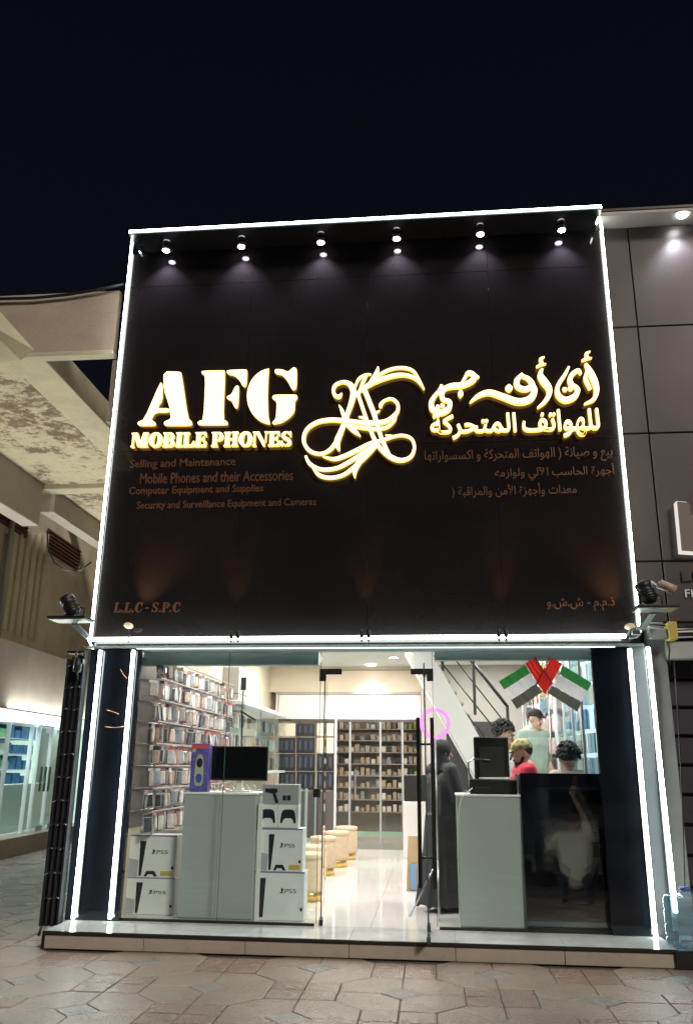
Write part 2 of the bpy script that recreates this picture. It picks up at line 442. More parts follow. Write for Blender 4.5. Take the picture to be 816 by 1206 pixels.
def stem(x0, x1, y0=0, y1=1, s=.09, t=.07, top=(1, 1), bot=(1, 1)):
    p = []
    p += [(x0 - s * bot[0], y0), (x1 + s * bot[1], y0), (x1 + s * bot[1], y0 + t), (x1, y0 + t * 1.6), (x1, y1 - t * 1.6), (x1 + s * top[1], y1 - t), (x1 + s * top[1], y1), (x0 - s * top[0], y1), (x0 - s * top[0], y1 - t), (x0, y1 - t * 1.6), (x0, y0 + t * 1.6), (x0 - s * bot[0], y0 + t)]
    return p
def moon(cx, cy, rx, ry, ix, iy, right=False, n=12, a=85):
    if right: return arc(cx, cy, rx, ry, -a, a, n) + arc(cx, cy, ix, iy, a, -a, n)
    return arc(cx, cy, rx, ry, a, 360 - a, n) + arc(cx, cy, ix, iy, 360 - a, a, n)
G = {
 'I': ([stem(.12, .42)], .54), 'L': ([stem(.12, .42, bot=(1, .6)), [(.50, 0), (.86, 0), (.90, .38), (.82, .38), (.72, .16), (.50, .09)]], .92),
 'E': ([stem(.12, .42, bot=(1, .4), top=(1, .4)), [(.49, 0), (.86, 0), (.90, .34), (.82, .34), (.72, .14), (.49, .08)], [(.49, 1), (.84, 1), (.87, .70), (.80, .70), (.70, .87), (.49, .92)], [(.49, .46), (.60, .42), (.66, .30), (.72, .30), (.72, .70), (.66, .70), (.60, .58), (.49, .54)]], .92),
 'O': ([moon(.50, .5, .48, .52, .13, .40), moon(.56, .5, .48, .52, .13, .40, True)], 1.06),
 'C': ([moon(.50, .5, .48, .52, .13, .40), [(.56, 1.0), (.70, .98), (.78, .92), (.84, 1.0), (.90, 1.0), (.90, .62), (.82, .62), (.72, .84), (.56, .92)], [(.56, 0), (.74, .03), (.88, .16), (.92, .32), (.84, .32), (.72, .12), (.56, .08)]], .98),
 'B': ([stem(.12, .42, bot=(1, .3), top=(1, .3)), arc(.55, .74, .33, .26, -85, 90, 8) + [(.48, 1), (.48, .93)] + arc(.50, .74, .10, .18, 80, -80, 6) + [(.48, .52), (.48, .48)], arc(.58, .26, .36, .26, -90, 85, 8) + [(.48, .5), (.48, .45)] + arc(.52, .26, .10, .18, 80, -80, 6) + [(.48, .07), (.48, 0)]], .98),
 'P': ([stem(.12, .42, top=(1, .3)), arc(.56, .70, .36, .30, -85, 90, 9) + [(.48, 1), (.48, .93)] + arc(.51, .70, .11, .22, 80, -80, 6) + [(.48, .46), (.48, .40)]], .94),
 'H': ([stem(.12, .42), stem(.70, 1.0), [(.46, .45), (.66, .45), (.66, .55), (.46, .55)]], 1.12),
 'N': ([stem(.08, .18, s=.08), [(.20, 1), (.48, 1), (.90, .28), (.90, 0), (.78, 0), (.22, .92)], [(.88, 1), (1.10, 1), (1.10, .93), (1.02, .92), (.98, .25), (.94, .30), (.94, .92), (.88, .93)]], 1.14),
 'M': ([stem(.08, .17, s=.08), [(.19, 1), (.46, 1), (.68, .36), (.60, .02), (.52, .02), (.20, .90)], [(.74, .42), (.90, 1), (.96, 1), (.96, 0), (.70, 0)], stem(1.0, 1.22, s=.06)], 1.34),
 'S': ([[(.06, .0), (.14, 0), (.20, .08), (.36, .0), (.40, .0), (.40, .10), (.26, .14), (.16, .34), (.06, .36)],
        [(.46, 0), (.66, .03), (.80, .16), (.80, .36), (.66, .52), (.34, .66), (.28, .78), (.36, .90), (.40, .92), (.40, 1.0), (.24, .98), (.08, .84), (.08, .62), (.22, .48), (.52, .34), (.56, .20), (.46, .10)],
        [(.46, 1), (.60, .97), (.68, .92), (.72, 1), (.78, 1), (.78, .66), (.70, .66), (.60, .84), (.46, .92)]], .88),
 '.': ([[(.10, 0), (.32, 0), (.32, .22), (.10, .22)]], .42), '-': ([[(.08, .36), (.46, .36), (.46, .50), (.08, .50)]], .54), ' ': ([], .32)}
def stencil(s, x0, x1, z0, z1, h, d0, d1, builder, italic=0.0):
    tot = sum(G[c][1] for c in s); k = (x1 - x0) / tot; u = 0
    for c in s:
        if G[c][0]:
            mb = MB()
            for pl in G[c][0]:
                zz = z0 + (z1 - z0) * u / tot
                pr2(mb, [(x0 + (u + p[0] + italic * p[1]) * k, zz + p[1] * h) for p in pl], d0, d1)
            builder(mb)
        u += G[c][1]
a = P(154, 527.5, PY - .06); b = P(344, 525, PY - .06); tp = P(154, 511, PY - .06)
stencil('MOBILE PHONES', a.x, b.x, a.z + .01, b.z, (tp.z - a.z), .02, .065, lambda mb: glow(mb, 'letter'))
a = P(134, 721.5, PY); b = P(212, 721, PY); tp = P(134, 710, PY)
stencil('L.L.C - S.P.C', a.x, b.x, a.z, b.z, tp.z - a.z, .004, .012, lambda mb: mb.build('small_letter', M_cop, sign), .12)

def spline(pts, n=6):
    o = []
    for i in range(len(pts) - 1):
        p0 = pts[max(0, i - 1)]; p1 = pts[i]; p2 = pts[i + 1]; p3 = pts[min(len(pts) - 1, i + 2)]
        for k in range(n):
            t = k / n
            o.append(tuple(.5 * (2 * p1[j] + (p2[j] - p0[j]) * t + (2 * p0[j] - 5 * p1[j] + 4 * p2[j] - p3[j]) * t * t + (3 * p1[j] - p0[j] - 3 * p2[j] + p3[j]) * t ** 3) for j in range(len(p1))))
    o.append(pts[-1]); return o
def strokes(lst, ox, oy, s, wk=1.0, d1=.06, nm='emblem'):
    mb = MB()
    for i, st in enumerate(lst):
        pts = []
        for x, y, wv in spline(st):
            v = P(ox + x / s, oy + y / s, PY - .055); v2 = P(ox + (x + max(.6, wv)) / s, oy + y / s, PY - .055)
            pts.append((v.x, v.z, abs(v2.x - v.x) * wk))
        mb.ribbon(pts, O0, EX, EZ, NF, .02, d1 - .0012 * (i % 9))
    return mb
EM = [
 [(283, 240, 3), (268, 258, 9), (246, 250, 9), (238, 222, 8), (250, 195, 8), (285, 180, 8), (318, 186, 11), (338, 208, 15), (345, 240, 15), (334, 290, 13), (315, 345, 11), (296, 400, 11), (276, 450, 13), (258, 500, 15), (268, 545, 5)],
 [(250, 505, 10), (215, 545, 9), (165, 563, 8), (110, 545, 9), (80, 495, 9), (95, 435, 9), (150, 395, 10), (220, 382, 11), (300, 386, 11), (380, 396, 12), (450, 398, 13), (510, 392, 12), (550, 370, 11), (580, 335, 9), (580, 295, 8), (550, 270, 7), (512, 278, 6), (490, 302, 9), (492, 315, 7)],
 [(300, 402, 3), (370, 420, 8), (450, 430, 8), (520, 422, 8), (565, 385, 5), (572, 360, 3)],
 [(268, 302, 2), (285, 335, 9), (300, 380, 10)], [(382, 468, 2), (350, 440, 12), (310, 405, 10)],
 [(364, 230, 9), (385, 290, 9), (405, 350, 9), (430, 420, 9), (455, 480, 10), (490, 535, 11), (545, 580, 13), (600, 597, 11), (650, 578, 9), (670, 530, 8), (655, 482, 7), (610, 464, 7), (560, 470, 7), (500, 490, 8), (440, 505, 10), (370, 540, 11), (300, 573, 11), (240, 590, 9), (180, 576, 3)],
 [(400, 210, 12), (428, 280, 12), (455, 350, 12), (478, 430, 10), (508, 510, 10), (545, 580, 6)],
 [(372, 365, 2), (395, 368, 6), (410, 380, 6)], [(486, 330, 2), (465, 342, 7), (455, 335, 5)],
 [(355, 248, 5), (400, 212, 10), (470, 175, 11), (560, 146, 11), (630, 144, 9), (685, 168, 8), (722, 218, 3)],
 [(415, 195, 3), (470, 152, 7), (530, 116, 7), (600, 103, 7), (660, 118, 7), (695, 165, 5), (722, 216, 2)],
 [(477, 98, 3), (466, 140, 13), (425, 195, 7)], [(352, 210, 4), (372, 165, 6), (408, 141, 6), (440, 138, 3)], [(378, 220, 4), (398, 175, 8), (415, 148, 4)],
 [(90, 573, 6), (112, 615, 9), (170, 645, 9), (250, 640, 9), (320, 607, 10), (400, 555, 10), (465, 508, 7)],
 [(130, 640, 5), (162, 676, 9), (220, 690, 9), (290, 675, 9), (350, 632, 10), (420, 568, 10), (472, 515, 5)],
 [(352, 690, 3), (355, 640, 14), (400, 575, 12)], [(515, 462, 3), (545, 466, 5), (570, 470, 4)]]
glow(strokes(EM, 340, 410, 4.533, 1.0), 'emblem')
AR = [
 ('letter', [[(650, 92, 5), (668, 125, 12), (686, 165, 12), (692, 200, 9), (680, 230, 7), (646, 247, 3)], [(655, 120, 4), (650, 150, 7), (668, 190, 6)], [(668, 45, 2), (652, 54, 5), (656, 68, 5), (636, 80, 3)], [(640, 80, 3), (658, 72, 4), (674, 70, 2)]]),
 ('letter', [[(586, 104, 4), (572, 132, 6), (550, 165, 7), (541, 190, 8), (547, 216, 10), (573, 232, 12), (606, 220, 11), (620, 196, 9), (612, 182, 8), (596, 172, 9), (590, 152, 9), (600, 132, 8), (622, 118, 7), (632, 132, 4)], [(562, 186, 2), (571, 191, 8), (578, 196, 2)], [(583, 183, 2), (592, 188, 8), (600, 193, 2)]]),
 ('letter', [[(484, 112, 4), (476, 135, 10), (490, 160, 14), (508, 185, 12), (510, 210, 9), (492, 240, 7), (466, 262, 3)], [(492, 66, 2), (476, 75, 5), (482, 90, 5), (462, 104, 3)], [(466, 103, 3), (482, 95, 4), (498, 93, 2)]]),
 ('letter', [[(408, 130, 4), (386, 158, 10), (392, 182, 10), (420, 190, 10), (446, 175, 10), (430, 150, 8), (402, 138, 6)], [(440, 165, 8), (454, 195, 11), (436, 228, 13), (390, 238, 13), (330, 218, 12), (280, 203, 11), (238, 216, 8), (206, 242, 2)], [(342, 186, 3), (356, 186, 16), (370, 186, 3)]]),
 ('letter', [[(98, 138, 5), (88, 160, 6), (70, 182, 7), (58, 206, 9), (64, 232, 11), (94, 244, 12), (122, 232, 10), (130, 210, 8), (124, 200, 8), (104, 194, 8), (98, 172, 9), (110, 152, 9), (140, 142, 11), (172, 140, 11), (206, 128, 10), (222, 112, 11), (216, 96, 9), (200, 92, 8), (188, 108, 5), (176, 130, 5)], [(226, 100, 5), (240, 110, 4)], [(78, 216, 2), (84, 222, 7), (90, 228, 2)], [(94, 212, 2), (102, 218, 7), (108, 224, 2)], [(160, 172, 3), (170, 172, 16), (180, 174, 3)]])]
for nm, lst in AR[:-1]: glow(strokes(lst, 490, 400, 3.264, 1.0, .065), nm)
glow(strokes(AR[-1][1], 490, 411, 3.264, 1.0, .065), 'letter')
TT = {'ا': 'ﺍﺎ', 'أ': 'ﺃﺄ', 'آ': 'ﺁﺂ', 'ب': 'ﺏﺐﺑﺒ', 'ة': 'ﺓﺔ', 'ت': 'ﺕﺖﺗﺘ', 'ج': 'ﺝﺞﺟﺠ', 'ح': 'ﺡﺢﺣﺤ', 'د': 'ﺩﺪ', 'ذ': 'ﺫﺬ', 'ر': 'ﺭﺮ', 'ز': 'ﺯﺰ', 'س': 'ﺱﺲﺳﺴ', 'ش': 'ﺵﺶﺷﺸ', 'ص': 'ﺹﺺﺻﺼ', 'ع': 'ﻉﻊﻋﻌ', 'ف': 'ﻑﻒﻓﻔ', 'ق': 'ﻕﻖﻗﻘ', 'ك': 'ﻙﻚﻛﻜ', 'ل': 'ﻝﻞﻟﻠ', 'م': 'ﻡﻢﻣﻤ', 'ن': 'ﻥﻦﻧﻨ', 'ه': 'ﻩﻪﻫﻬ', 'و': 'ﻭﻮ', 'ي': 'ﻱﻲﻳﻴ', '\u0001': 'ﻷﻸ', '\u0002': 'ﻵﻶ'}
def ar(s):
    s = s.replace('لأ', '\u0001').replace('لآ', '\u0002'); out = []
    for i, c in enumerate(s):
        if c not in TT: out.append({'(': ')', ')': '('}.get(c, c)); continue
        p = i > 0 and s[i - 1] in TT and len(TT[s[i - 1]]) == 4; n = len(TT[c]) == 4 and i + 1 < len(s) and s[i + 1] in TT
        out.append(TT[c][(1 if not n else 3) if p else (2 if n else 0)])
    return ''.join(reversed(out))
def ptext(body, l, r, yb, yt, m, ext, nm, off=.004, glowing=False, name=None):
    a = P(l, yb, PY - .0); b = P(r, yb, PY); t = P(l, yt, PY)
    o = text(body, 1, m, ext, off, sign, nm, Vector((a.x, PY - (.02 if glowing else .0), a.z)), EX, EZ, NF, b.x - a.x, t.z - a.z)
    if glowing:
        o.data.materials.append(M_ls)
        for p in o.data.polygons:
            if abs(p.normal.y) < .9: p.material_index = 1
    return o
for body, l, r in (("للهواتف", 615, 706), ("المتحركة", 507, 608)):
    ptext(ar(body), l, r, 520 if l < 600 else 518, 486 if l > 600 else 491, M_lf, .045, 'lettering', .012, True)
for body, l, r, yb, yt in (("Selling and Maintenance", 153, 277, 554, 542), ("Mobile Phones and their Accessories", 165, 345, 570, 558),
                           ("Computer Equipment and Supplies", 152, 310, 585, 574), ("Security and Surveillance Equipment and Cameras", 161, 372, 602, 591)):
    ptext(body, l, r, yb, yt, M_cop, .008, 'lettering', .006)
for body, l, r, yb, yt in (("بيع و صيانة ( الهواتف المتحركة و اكسسواراتها", 500, 722, 548, 531), ("أجهرة الحاسب الآلي ولوازمه", 583, 724, 567, 549),
                           ("معدات وأجهزة الأمن والمراقبة (", 532, 679, 587, 571), ("ذ.م.م - ش.ش.و", 644, 724, 720, 704)):
    ptext(ar(body), l, r, yb, yt, M_cop, .008, 'lettering', .004)

def lampspot(loc, tgt, energy, ang, blend, col, size=.02, parent=None):
    d = bpy.data.lights.new('lamp_light', 'SPOT'); d.energy = energy; d.spot_size = math.radians(ang); d.spot_blend = blend; d.color = col; d.shadow_soft_size = size
    o = bpy.data.objects.new('lamp_light', d); COL.objects.link(o); o.location = loc
    o.rotation_euler = (Vector(tgt) - Vector(loc)).to_track_quat('-Z', 'Y').to_euler()
    if parent: o.parent = parent; o.matrix_parent_inverse = Matrix.Translation(-_base(parent))
    return o
ordn = ['first', 'second', 'third', 'fourth', 'fifth', 'sixth']
M_lens = emis('lamp_lens', (.92, .92, 1.0), 30.0)
for i, (px, py) in enumerate(((197, 281), (285, 280), (378, 277), (467, 272), (565, 266), (660, 258))):
    p = P(px, py, .50); p.z = 7.36
    t = thing('downlight', (p.x, p.y, 7.40), 'small round downlight under the sign canopy, %s from the left corner' % ordn[i], 'downlight', 'downlights under the sign canopy')
    MB().lathe([(.028, .0), (.045, -.01), (.048, -.05), (.043, -.055)], (p.x, p.y, 7.40), 20).build('housing', M_alu, t)
    MB().lathe([(.0, .0), (.040, 0), (.040, -.006), (.0, -.012)], (p.x, p.y, 7.345), 20).build('lens', M_lens, t)
    lampspot((p.x, p.y, 7.32), (p.x, p.y + .02, 5), 60, 105, .9, (.82, .80, 1.0), .03, t)
M_warm = emis('warm_lens', (1, .62, .28), 9)
for i, (px, py, tgt) in enumerate(((152, 736, (225, 590)), (277, 740, (277, 600)), (430, 740, (430, 600)), (591, 740, (590, 600)), (741, 737, (660, 570)))):
    p = P(px, py, PY - .14); tg = P(tgt[0], tgt[1], PY)
    t = thing('uplight', (p.x, p.y, LZ0), ['small disc uplight at the sign corner under the short stencil letters', 'black uplight with reflected double under the left panel joint of the sign', 'black uplight with reflected double under the middle panel joint of the sign', 'black uplight with reflected double under the right panel joint of the sign', 'small disc uplight at the sign corner under the short Arabic line'][i], 'uplight', 'warm uplights along the sign foot')
    if i in (0, 4):
        MB().lathe([(.0, 0), (.045, 0), (.05, .012), (.035, .026), (0, .03)], (p.x, p.y, p.z), 18, axis=(0, -.45, -1)).build('disc', mat('uplight_disc', (.6, .5, .38), .35, emit=(1, .7, .4), est=.35), t)
        MB().tube([(p.x, p.y + .02, p.z), (p.x, p.y + .03, LZ0 + .003)], .006, 6).build('stalk', M_blackm, t)
        lampspot((p.x, p.y - .02, p.z + .05), tg, 60, 62, 1, (1, .50, .18), .02, t)
    else:
        for dx in (-.035, .035):  # second housing stands for the lamp's reflection in the gloss panel
            MB().lathe([(.016, 0), (.022, .01), (.022, .07), (.018, .075)], (p.x + dx, p.y, LZ0 + .04), 12).build('housing', M_blackm, t)
            MB().tube([(p.x + dx, p.y, LZ0 + .05), (p.x + dx, p.y, LZ0 - .002)], .008, 6).build('stalk', M_blackm, t)
        lampspot((p.x, p.y + .0, LZ0 + .14), (tg.x, PY + .05, LZ0 + 1.7), 28, 40, 1, (1, .40, .14), .02, t)
# ================================================================ shop building
F0 = SZ                      # finished floor
XL, XR, YB, ZC = -3.02, 1.74, 8.05, 3.34
shop = thing('shop_building', (-.7, 4, 0), 'two storey phone shop with glass front and bright white interior', 'building')
M_floor = mat('polished_floor', (.72, .70, .68), .06, var=.06, vs_=1.2)
nt = 8
for i in range(6):
    for j in range(8):
        x0 = XL - .4 + i * (XR - XL + .9) / 6; x1 = x0 + (XR - XL + .9) / 6; y0 = .6205 + j * 1.43; y1 = y0 + 1.43
        MB().box(x0 + .001, x1 - .001, y0 + .001, y1 - .001, F0 - .03, F0 - .0005).build('floor_tile', M_floor, shop)
MB().box(XL - .4, XR + .4, .622, 12.1, 0, F0 - .031).build('floor_base', M_white, shop)
MB().box(XL - .12, XL, .75, 12, F0, ZC).build('side_wall', M_wall, shop)
MB().box(XR, XR + .12, .75, 12, F0, ZC).build('side_wall', M_white, shop)
MB().box(XL - .1, XR + .1, .70, YB + .1, ZC, ZC + .1).build('ceiling', M_ceil, shop)
MB().box(XL - .1, XR + .1, 11.9, 12.0, F0, 3.2).build('back_wall', M_white, shop)
# wall above the rear partition, grey wall behind the stair
MB().box(XL, XR, YB, YB + .12, 2.87, ZC).build('upper_wall', M_wall, shop)
MB().box(-.18, XR, YB - .25, YB - .13, F0, ZC).build('back_wall', M_wallg, shop)
MB().box(LX0, LX1, PY + .051, 9, 3.45, 7.40).build('upper_storey', mat('plaster_dark', (.14, .12, .11), .8, var=.2), shop)
# columns with gloss cladding
MB().box(-3.46, -2.935, CY, .62, F0, LZ0 - .05).build('column_panel', M_colpan, shop)
MB().box(-3.46, -3.03, .621, 12, 0, 3.45).build('outer_wall', mat('outer_wall_plaster', (.2, .17, .15), .8), shop)
xr0 = P(718, 765, CY).x
MB().box(1.55, 1.915, CY, .62, F0, LZ0 - .05).build('column_panel', M_colpan, shop)
MB().box(1.918, 2.115, CY + .006, .62, .02, LZ0 - .05).build('column_panel', mat('grey_column_panel', (.10, .11, .12), .2, var=.15, vs_=2, ior=1.6), shop)
def vled(p, q_, pa=shop, r=.0165): return MB().tube([p, q_], r, 10).build('led_strip', LED, pa)
for a, b in (((158, 766, .52), (129, 1082, .52)), ((120, 766, .52), (85, 1082, .52)), ((741, 764, .52), (772, 1104, .52)), ((761, 762, .52), (797, 1075, .52))):
    p, q_ = P(*a), P(*b); mx = (p.x + q_.x) / 2; p.x = (p.x + mx) / 2; q_.x = (q_.x + mx) / 2
    q_.z = max(q_.z, F0 + .01); vled(p, q_)
    MB().box(mx - .022, mx + .022, .538, .558, .2, p.z).build('led_channel', M_alu, shop)
# copper scratches/stickers on the left column
M_scr = mat('copper_scratch', (.75, .30, .12), .3, metal=.6)
for pts in (((126, 768 + 68), (133, 838), (140, 841)), ((124, 856), (137, 857), (148, 855)), ((142, 788), (146, 795), (150, 799))):
    MB().tube([P(x, y, CY - .004) for x, y in pts], .0035, 6).build('copper_wire', M_scr, shop)
# head rail and roller shutter box
MB().box(-2.93, 1.9, .60, .70, LZ0 - .075, LZ0 - .046).build('head_rail', M_alu, shop)
M_teal = mat('shutter_box_teal', (.30, .42, .43), .4, var=.08, vs_=2)
for a, b in ((170, 375), (511, 699)):
    p = P(a, 764, .80); q_ = P(b, 783 if a < 300 else 777, .80)
    MB().bev(p.x, q_.x, .80, .92, q_.z, LZ0 - .02, .006).build('shutter_box', M_teal, shop)
# glazing
def pane(x0, x1, z0, z1, y=.60, m=GL, pa=shop, nm='glass_pane'):
    o = MB().box(x0, x1, y, y + .010, z0, z1).build(nm, m, pa)
    return o
xa, xb = P(374, 1000, .6).x, P(513, 1000, .6).x
zt = LZ0 - .08
zd = P(430, 790, .6).z
pane(-2.93, -2.02, F0 + .02, zt); pane(-2.016, xa - .004, F0 + .02, zt)
pane(xb + .004, 1.548, F0 + .02, zt); pane(xa, xb, zd + .01, zt, .6)
for x in (-2.018, xa - .001, xb + .001):
    MB().box(x - .0022, x + .0022, .600, .612, F0 + .02, zt).build('pane_joint', GLo, shop)
MB().box(xa, xb, .600, .610, zd + .004, zd + .0095).build('pane_joint', GLo, shop)
MB().box(-2.93, xa - .02, .592, .625, F0 + .0005, F0 + .022).build('floor_rail', M_blackm, shop)
MB().box(xb + .02, 1.55, .592, .625, F0 + .0005, F0 + .022).build('floor_rail', M_blackm, shop)
for x, s in ((xa, 1), (xb, -1)):   # L patch fittings
    MB().box(x - s * .01, x + s * .21, .590, .622, zd - .035, zd + .02).box(x - s * .01, x + s * .055, .589, .623, zd - .10, zd - .035).build('patch_fitting', M_blackm, shop)
# doors
def door(x, y0, y1, label, parts):
    t = thing('glass_door', (x, (y0 + y1) / 2, F0), label, 'door', 'frameless glass doors')
    MB().box(x - .005, x + .005, y0, y1, F0 + .012, zd - .01).build('pane', GL, t)
    ye = min(y0, y1, key=lambda v: abs(v + 5))
    for y in (y0, y1): MB().box(x - .006, x + .006, y - .003, y + .003, F0 + .012, zd - .01).build('pane_edge', GLo, t)
    for z in (F0 + .012, zd - .065):
        for y in (y0, y1):
            s = 1 if y == y0 else -1
            if z > 1 and y == ye: continue
            MB().box(x - .016, x + .016, y, y + s * .16, z, z + .05).build('patch_fitting', M_blackm, t)
    yh = y0 + .12 if y0 < .5 else y1 - .12
    for s in (-1, 1):
        h = MB().box(x + s * .062 - .017, x + s * .062 + .017, yh - .02, yh + .02, .56, 1.97).build('handle', M_blackm, t)
        for z in (.80, 1.74): MB().tube([(x + s * .006, yh, z), (x + s * .050, yh, z)], .010, 8).build('handle_post', M_blackm, h)
        if not parts: h.scale = (1, 1, 1)
    return t
dr = door(xb - .075, -.12, .56, 'frameless glass door swung outward with long black bar handles', True)
dl = thing('glass_door', (xa + .03, 1.1, F0), 'frameless glass door folded inward beside the stools with small black lock', 'door', 'frameless glass doors')
la = Vector((xa + .03, .66, 0)); ld = Vector((-.10, 1, 0)).normalized(); ln = Vector((1, .10, 0)).normalized()
def lbox(t0, t1, n0, n1, z0, z1): 
    q4 = [la + ld * a_ + ln * b_ for a_, b_ in ((t0, n0), (t0, n1), (t1, n1), (t1, n0))]
    return MB().hexa([v + Vector((0, 0, z0)) for v in q4], [v + Vector((0, 0, z1)) for v in q4])
lbox(0, .95, 0, .01, F0 + .012, zd - .01).build('pane', GL, dl)
for u in (-.004, .951): lbox(u, u + .004, -.001, .011, F0 + .012, zd - .01).build('pane_edge', GLo, dl)
lbox(-.04, .14, -.012, .022, F0 + .001, F0 + .05).build('patch_fitting', M_blackm, dl)
p = P(373, 934, .58); MB().box(p.x - .035, p.x + .03, .575, .64, p.z - .04, p.z + .04).build('lock', M_blackm, dl)
# ceiling lamps
M_disc = emis('ceiling_lamp_disc', (1, .97, .90), 14)
k = 0
where = ['left of the shop front', 'over the entrance', 'over the desk', 'above the phone case rack', 'above the stools', 'above the stair', 'left of the rear glass', 'before the rear glass', 'beside the rear wall']
for j, y in enumerate((1.9, 4.3, 6.6)):
    for i, x in enumerate((-2.2, -.62, 1.0)):
        t = thing('ceiling_lamp', (x, y, ZC), 'round white recessed lamp in the shop ceiling %s' % where[k], 'ceiling lamp', 'recessed lamps in the shop ceiling'); k += 1
        MB().lathe([(.085, 0), (.10, -.004), (.10, -.014), (.082, -.016)], (x, y, ZC), 20).build('rim', M_white, t)
        MB().lathe([(0, -.004), (.080, -.004), (.080, -.0175), (0, -.018)], (x, y, ZC), 20).build('lens', M_disc, t)
        d = bpy.data.lights.new('lamp_light', 'AREA'); d.shape = 'DISK'; d.size = .5; d.energy = 48; d.color = (1, .97, .93) if i else (1, .93, .85)
        o = bpy.data.objects.new('lamp_light', d); COL.objects.link(o); o.parent = t; o.location = (0, 0, -.03)

# ---------------------------------------------------------------- left rack with hanging phone cases
rack = thing('display_rack', (XL + .03, 2.4, F0), 'tall wall rack of pegs full of packaged phone cases', 'rack')
MB().box(XL + .002, XL + .02, .78, 4.2, .95, 2.62).build('back_panel', mat('rack_panel', (.17, .145, .135), .5, var=.3, vs_=9), rack)
cas_cols = [(.55, .52, .50), (.10, .11, .13), (.45, .36, .33), (.20, .17, .19), (.62, .60, .58), (.09, .10, .10), (.58, .40, .32), (.30, .33, .38), (.50, .48, .52), (.05, .05, .06), (.70, .66, .60), (.36, .20, .18), (.16, .20, .17)]
M_case = [mat('phone_case_%s' % n, c, .28, var=.35, vs_=18, coat=.6) for n, c in zip('grey charcoal taupe plum white black peach slate silver ink cream wine moss'.split(), cas_cols)]
M_blis = mat('package_card', (.75, .73, .72), .25)
M_redc = mat('package_header_red', (.65, .10, .10), .4)
M_yel = mat('phone_case_yellow', (.62, .55, .06), .4)
def casemesh(ci, k=0):
    w_, h = (.085, .195) if k % 3 else (.072, .175)
    mb = MB().bev(.002, .014, -w_ / 2 + .009, w_ / 2 - .009, -h + .012, -.040, .005)
    o = len(mb.f)
    mb.box(-.0012, .0012, -w_ / 2, w_ / 2, -h, .0)
    mb.box(.0013, .0018, -w_ / 2 + .004, w_ / 2 - .004, -.034, -.006)
    me = mb.mesh('phone_case_pack', ci); me.materials.append(mat('case_card_%d' % (k % 4), [(.24, .21, .20), (.44, .41, .40), (.13, .11, .12), (.36, .27, .24)][k % 4], .3, var=.3, vs_=20)); me.materials.append([mat('package_header_pink', (.50, .28, .26), .4), M_blis, mat('package_header_grey', (.30, .30, .33), .4), mat('package_header_dark', (.08, .08, .10), .4), M_redc][(k * 3) % 5])
    for i, p in enumerate(me.polygons):
        if i >= o: p.material_index = 1 if i < o + 6 else 2
    return me
CM = [casemesh(m, i) for i, m in enumerate(M_case)] + [casemesh(M_yel, 2)]
nrow = 8; zr = [2.62 - i * .218 for i in range(nrow)]
for r, z in enumerate(zr):
    MB().tube([(XL + .04, .80, z), (XL + .04, 4.15, z)], .008, 6).build('rail', M_chrome, rack)
    MB().bev(XL + .23, XL + .245, .80, 4.15, z - .008, z + .008, .003).build('price_rail', mat('rail_card_pink', (.22, .15, .14), .45, vs_=22, col2=(.42, .36, .33)), rack)
ncase = 0
for r, z in enumerate(zr):
    y = .84
    while y < 4.1 and ncase < 299:
        me = CM[R.randrange(13)]
        if r == 6 and 1.2 < y < 1.32: me = CM[13]
        for dx in (.19,):
            put('phone_case_pack', me, (XL + dx + R.uniform(-.04, .03), y, z - .012 - R.uniform(0, .012)), R.uniform(-1.0, .25) - .15, None,
                label='%s phone case pack hanging in the %s row of the left wall rack' % (me.materials[0].name.replace('phone_case_', ''), ['top', 'second', 'third', 'fourth', 'fifth', 'sixth', 'seventh', 'bottom'][r]), cat='phone case', group='phone cases on the left wall rack')
            ok_ = COL.objects[-1]; ok_.scale = (1, R.uniform(1.0, 1.38), R.uniform(.88, 1.08)); ok_.rotation_euler.x = R.uniform(-.07, .07); ok_.rotation_euler.y = R.uniform(-.18, .12)
            ncase += 1
        y += R.uniform(.082, .105)
# base shelf of rack
bs_ = thing('base_cabinet', (XL + .2, 1.9, F0), 'low white cabinet under the phone case rack', 'cabinet')
MB().bev(XL + .02, XL + .22, 1.34, 4.2, F0, F0 + .62, .006).build('body', M_white, bs_)
MB().bev(XL + .003, XL + .24, 1.32, 4.2, F0 + .622, F0 + .65, .005).build('top', M_white, bs_)

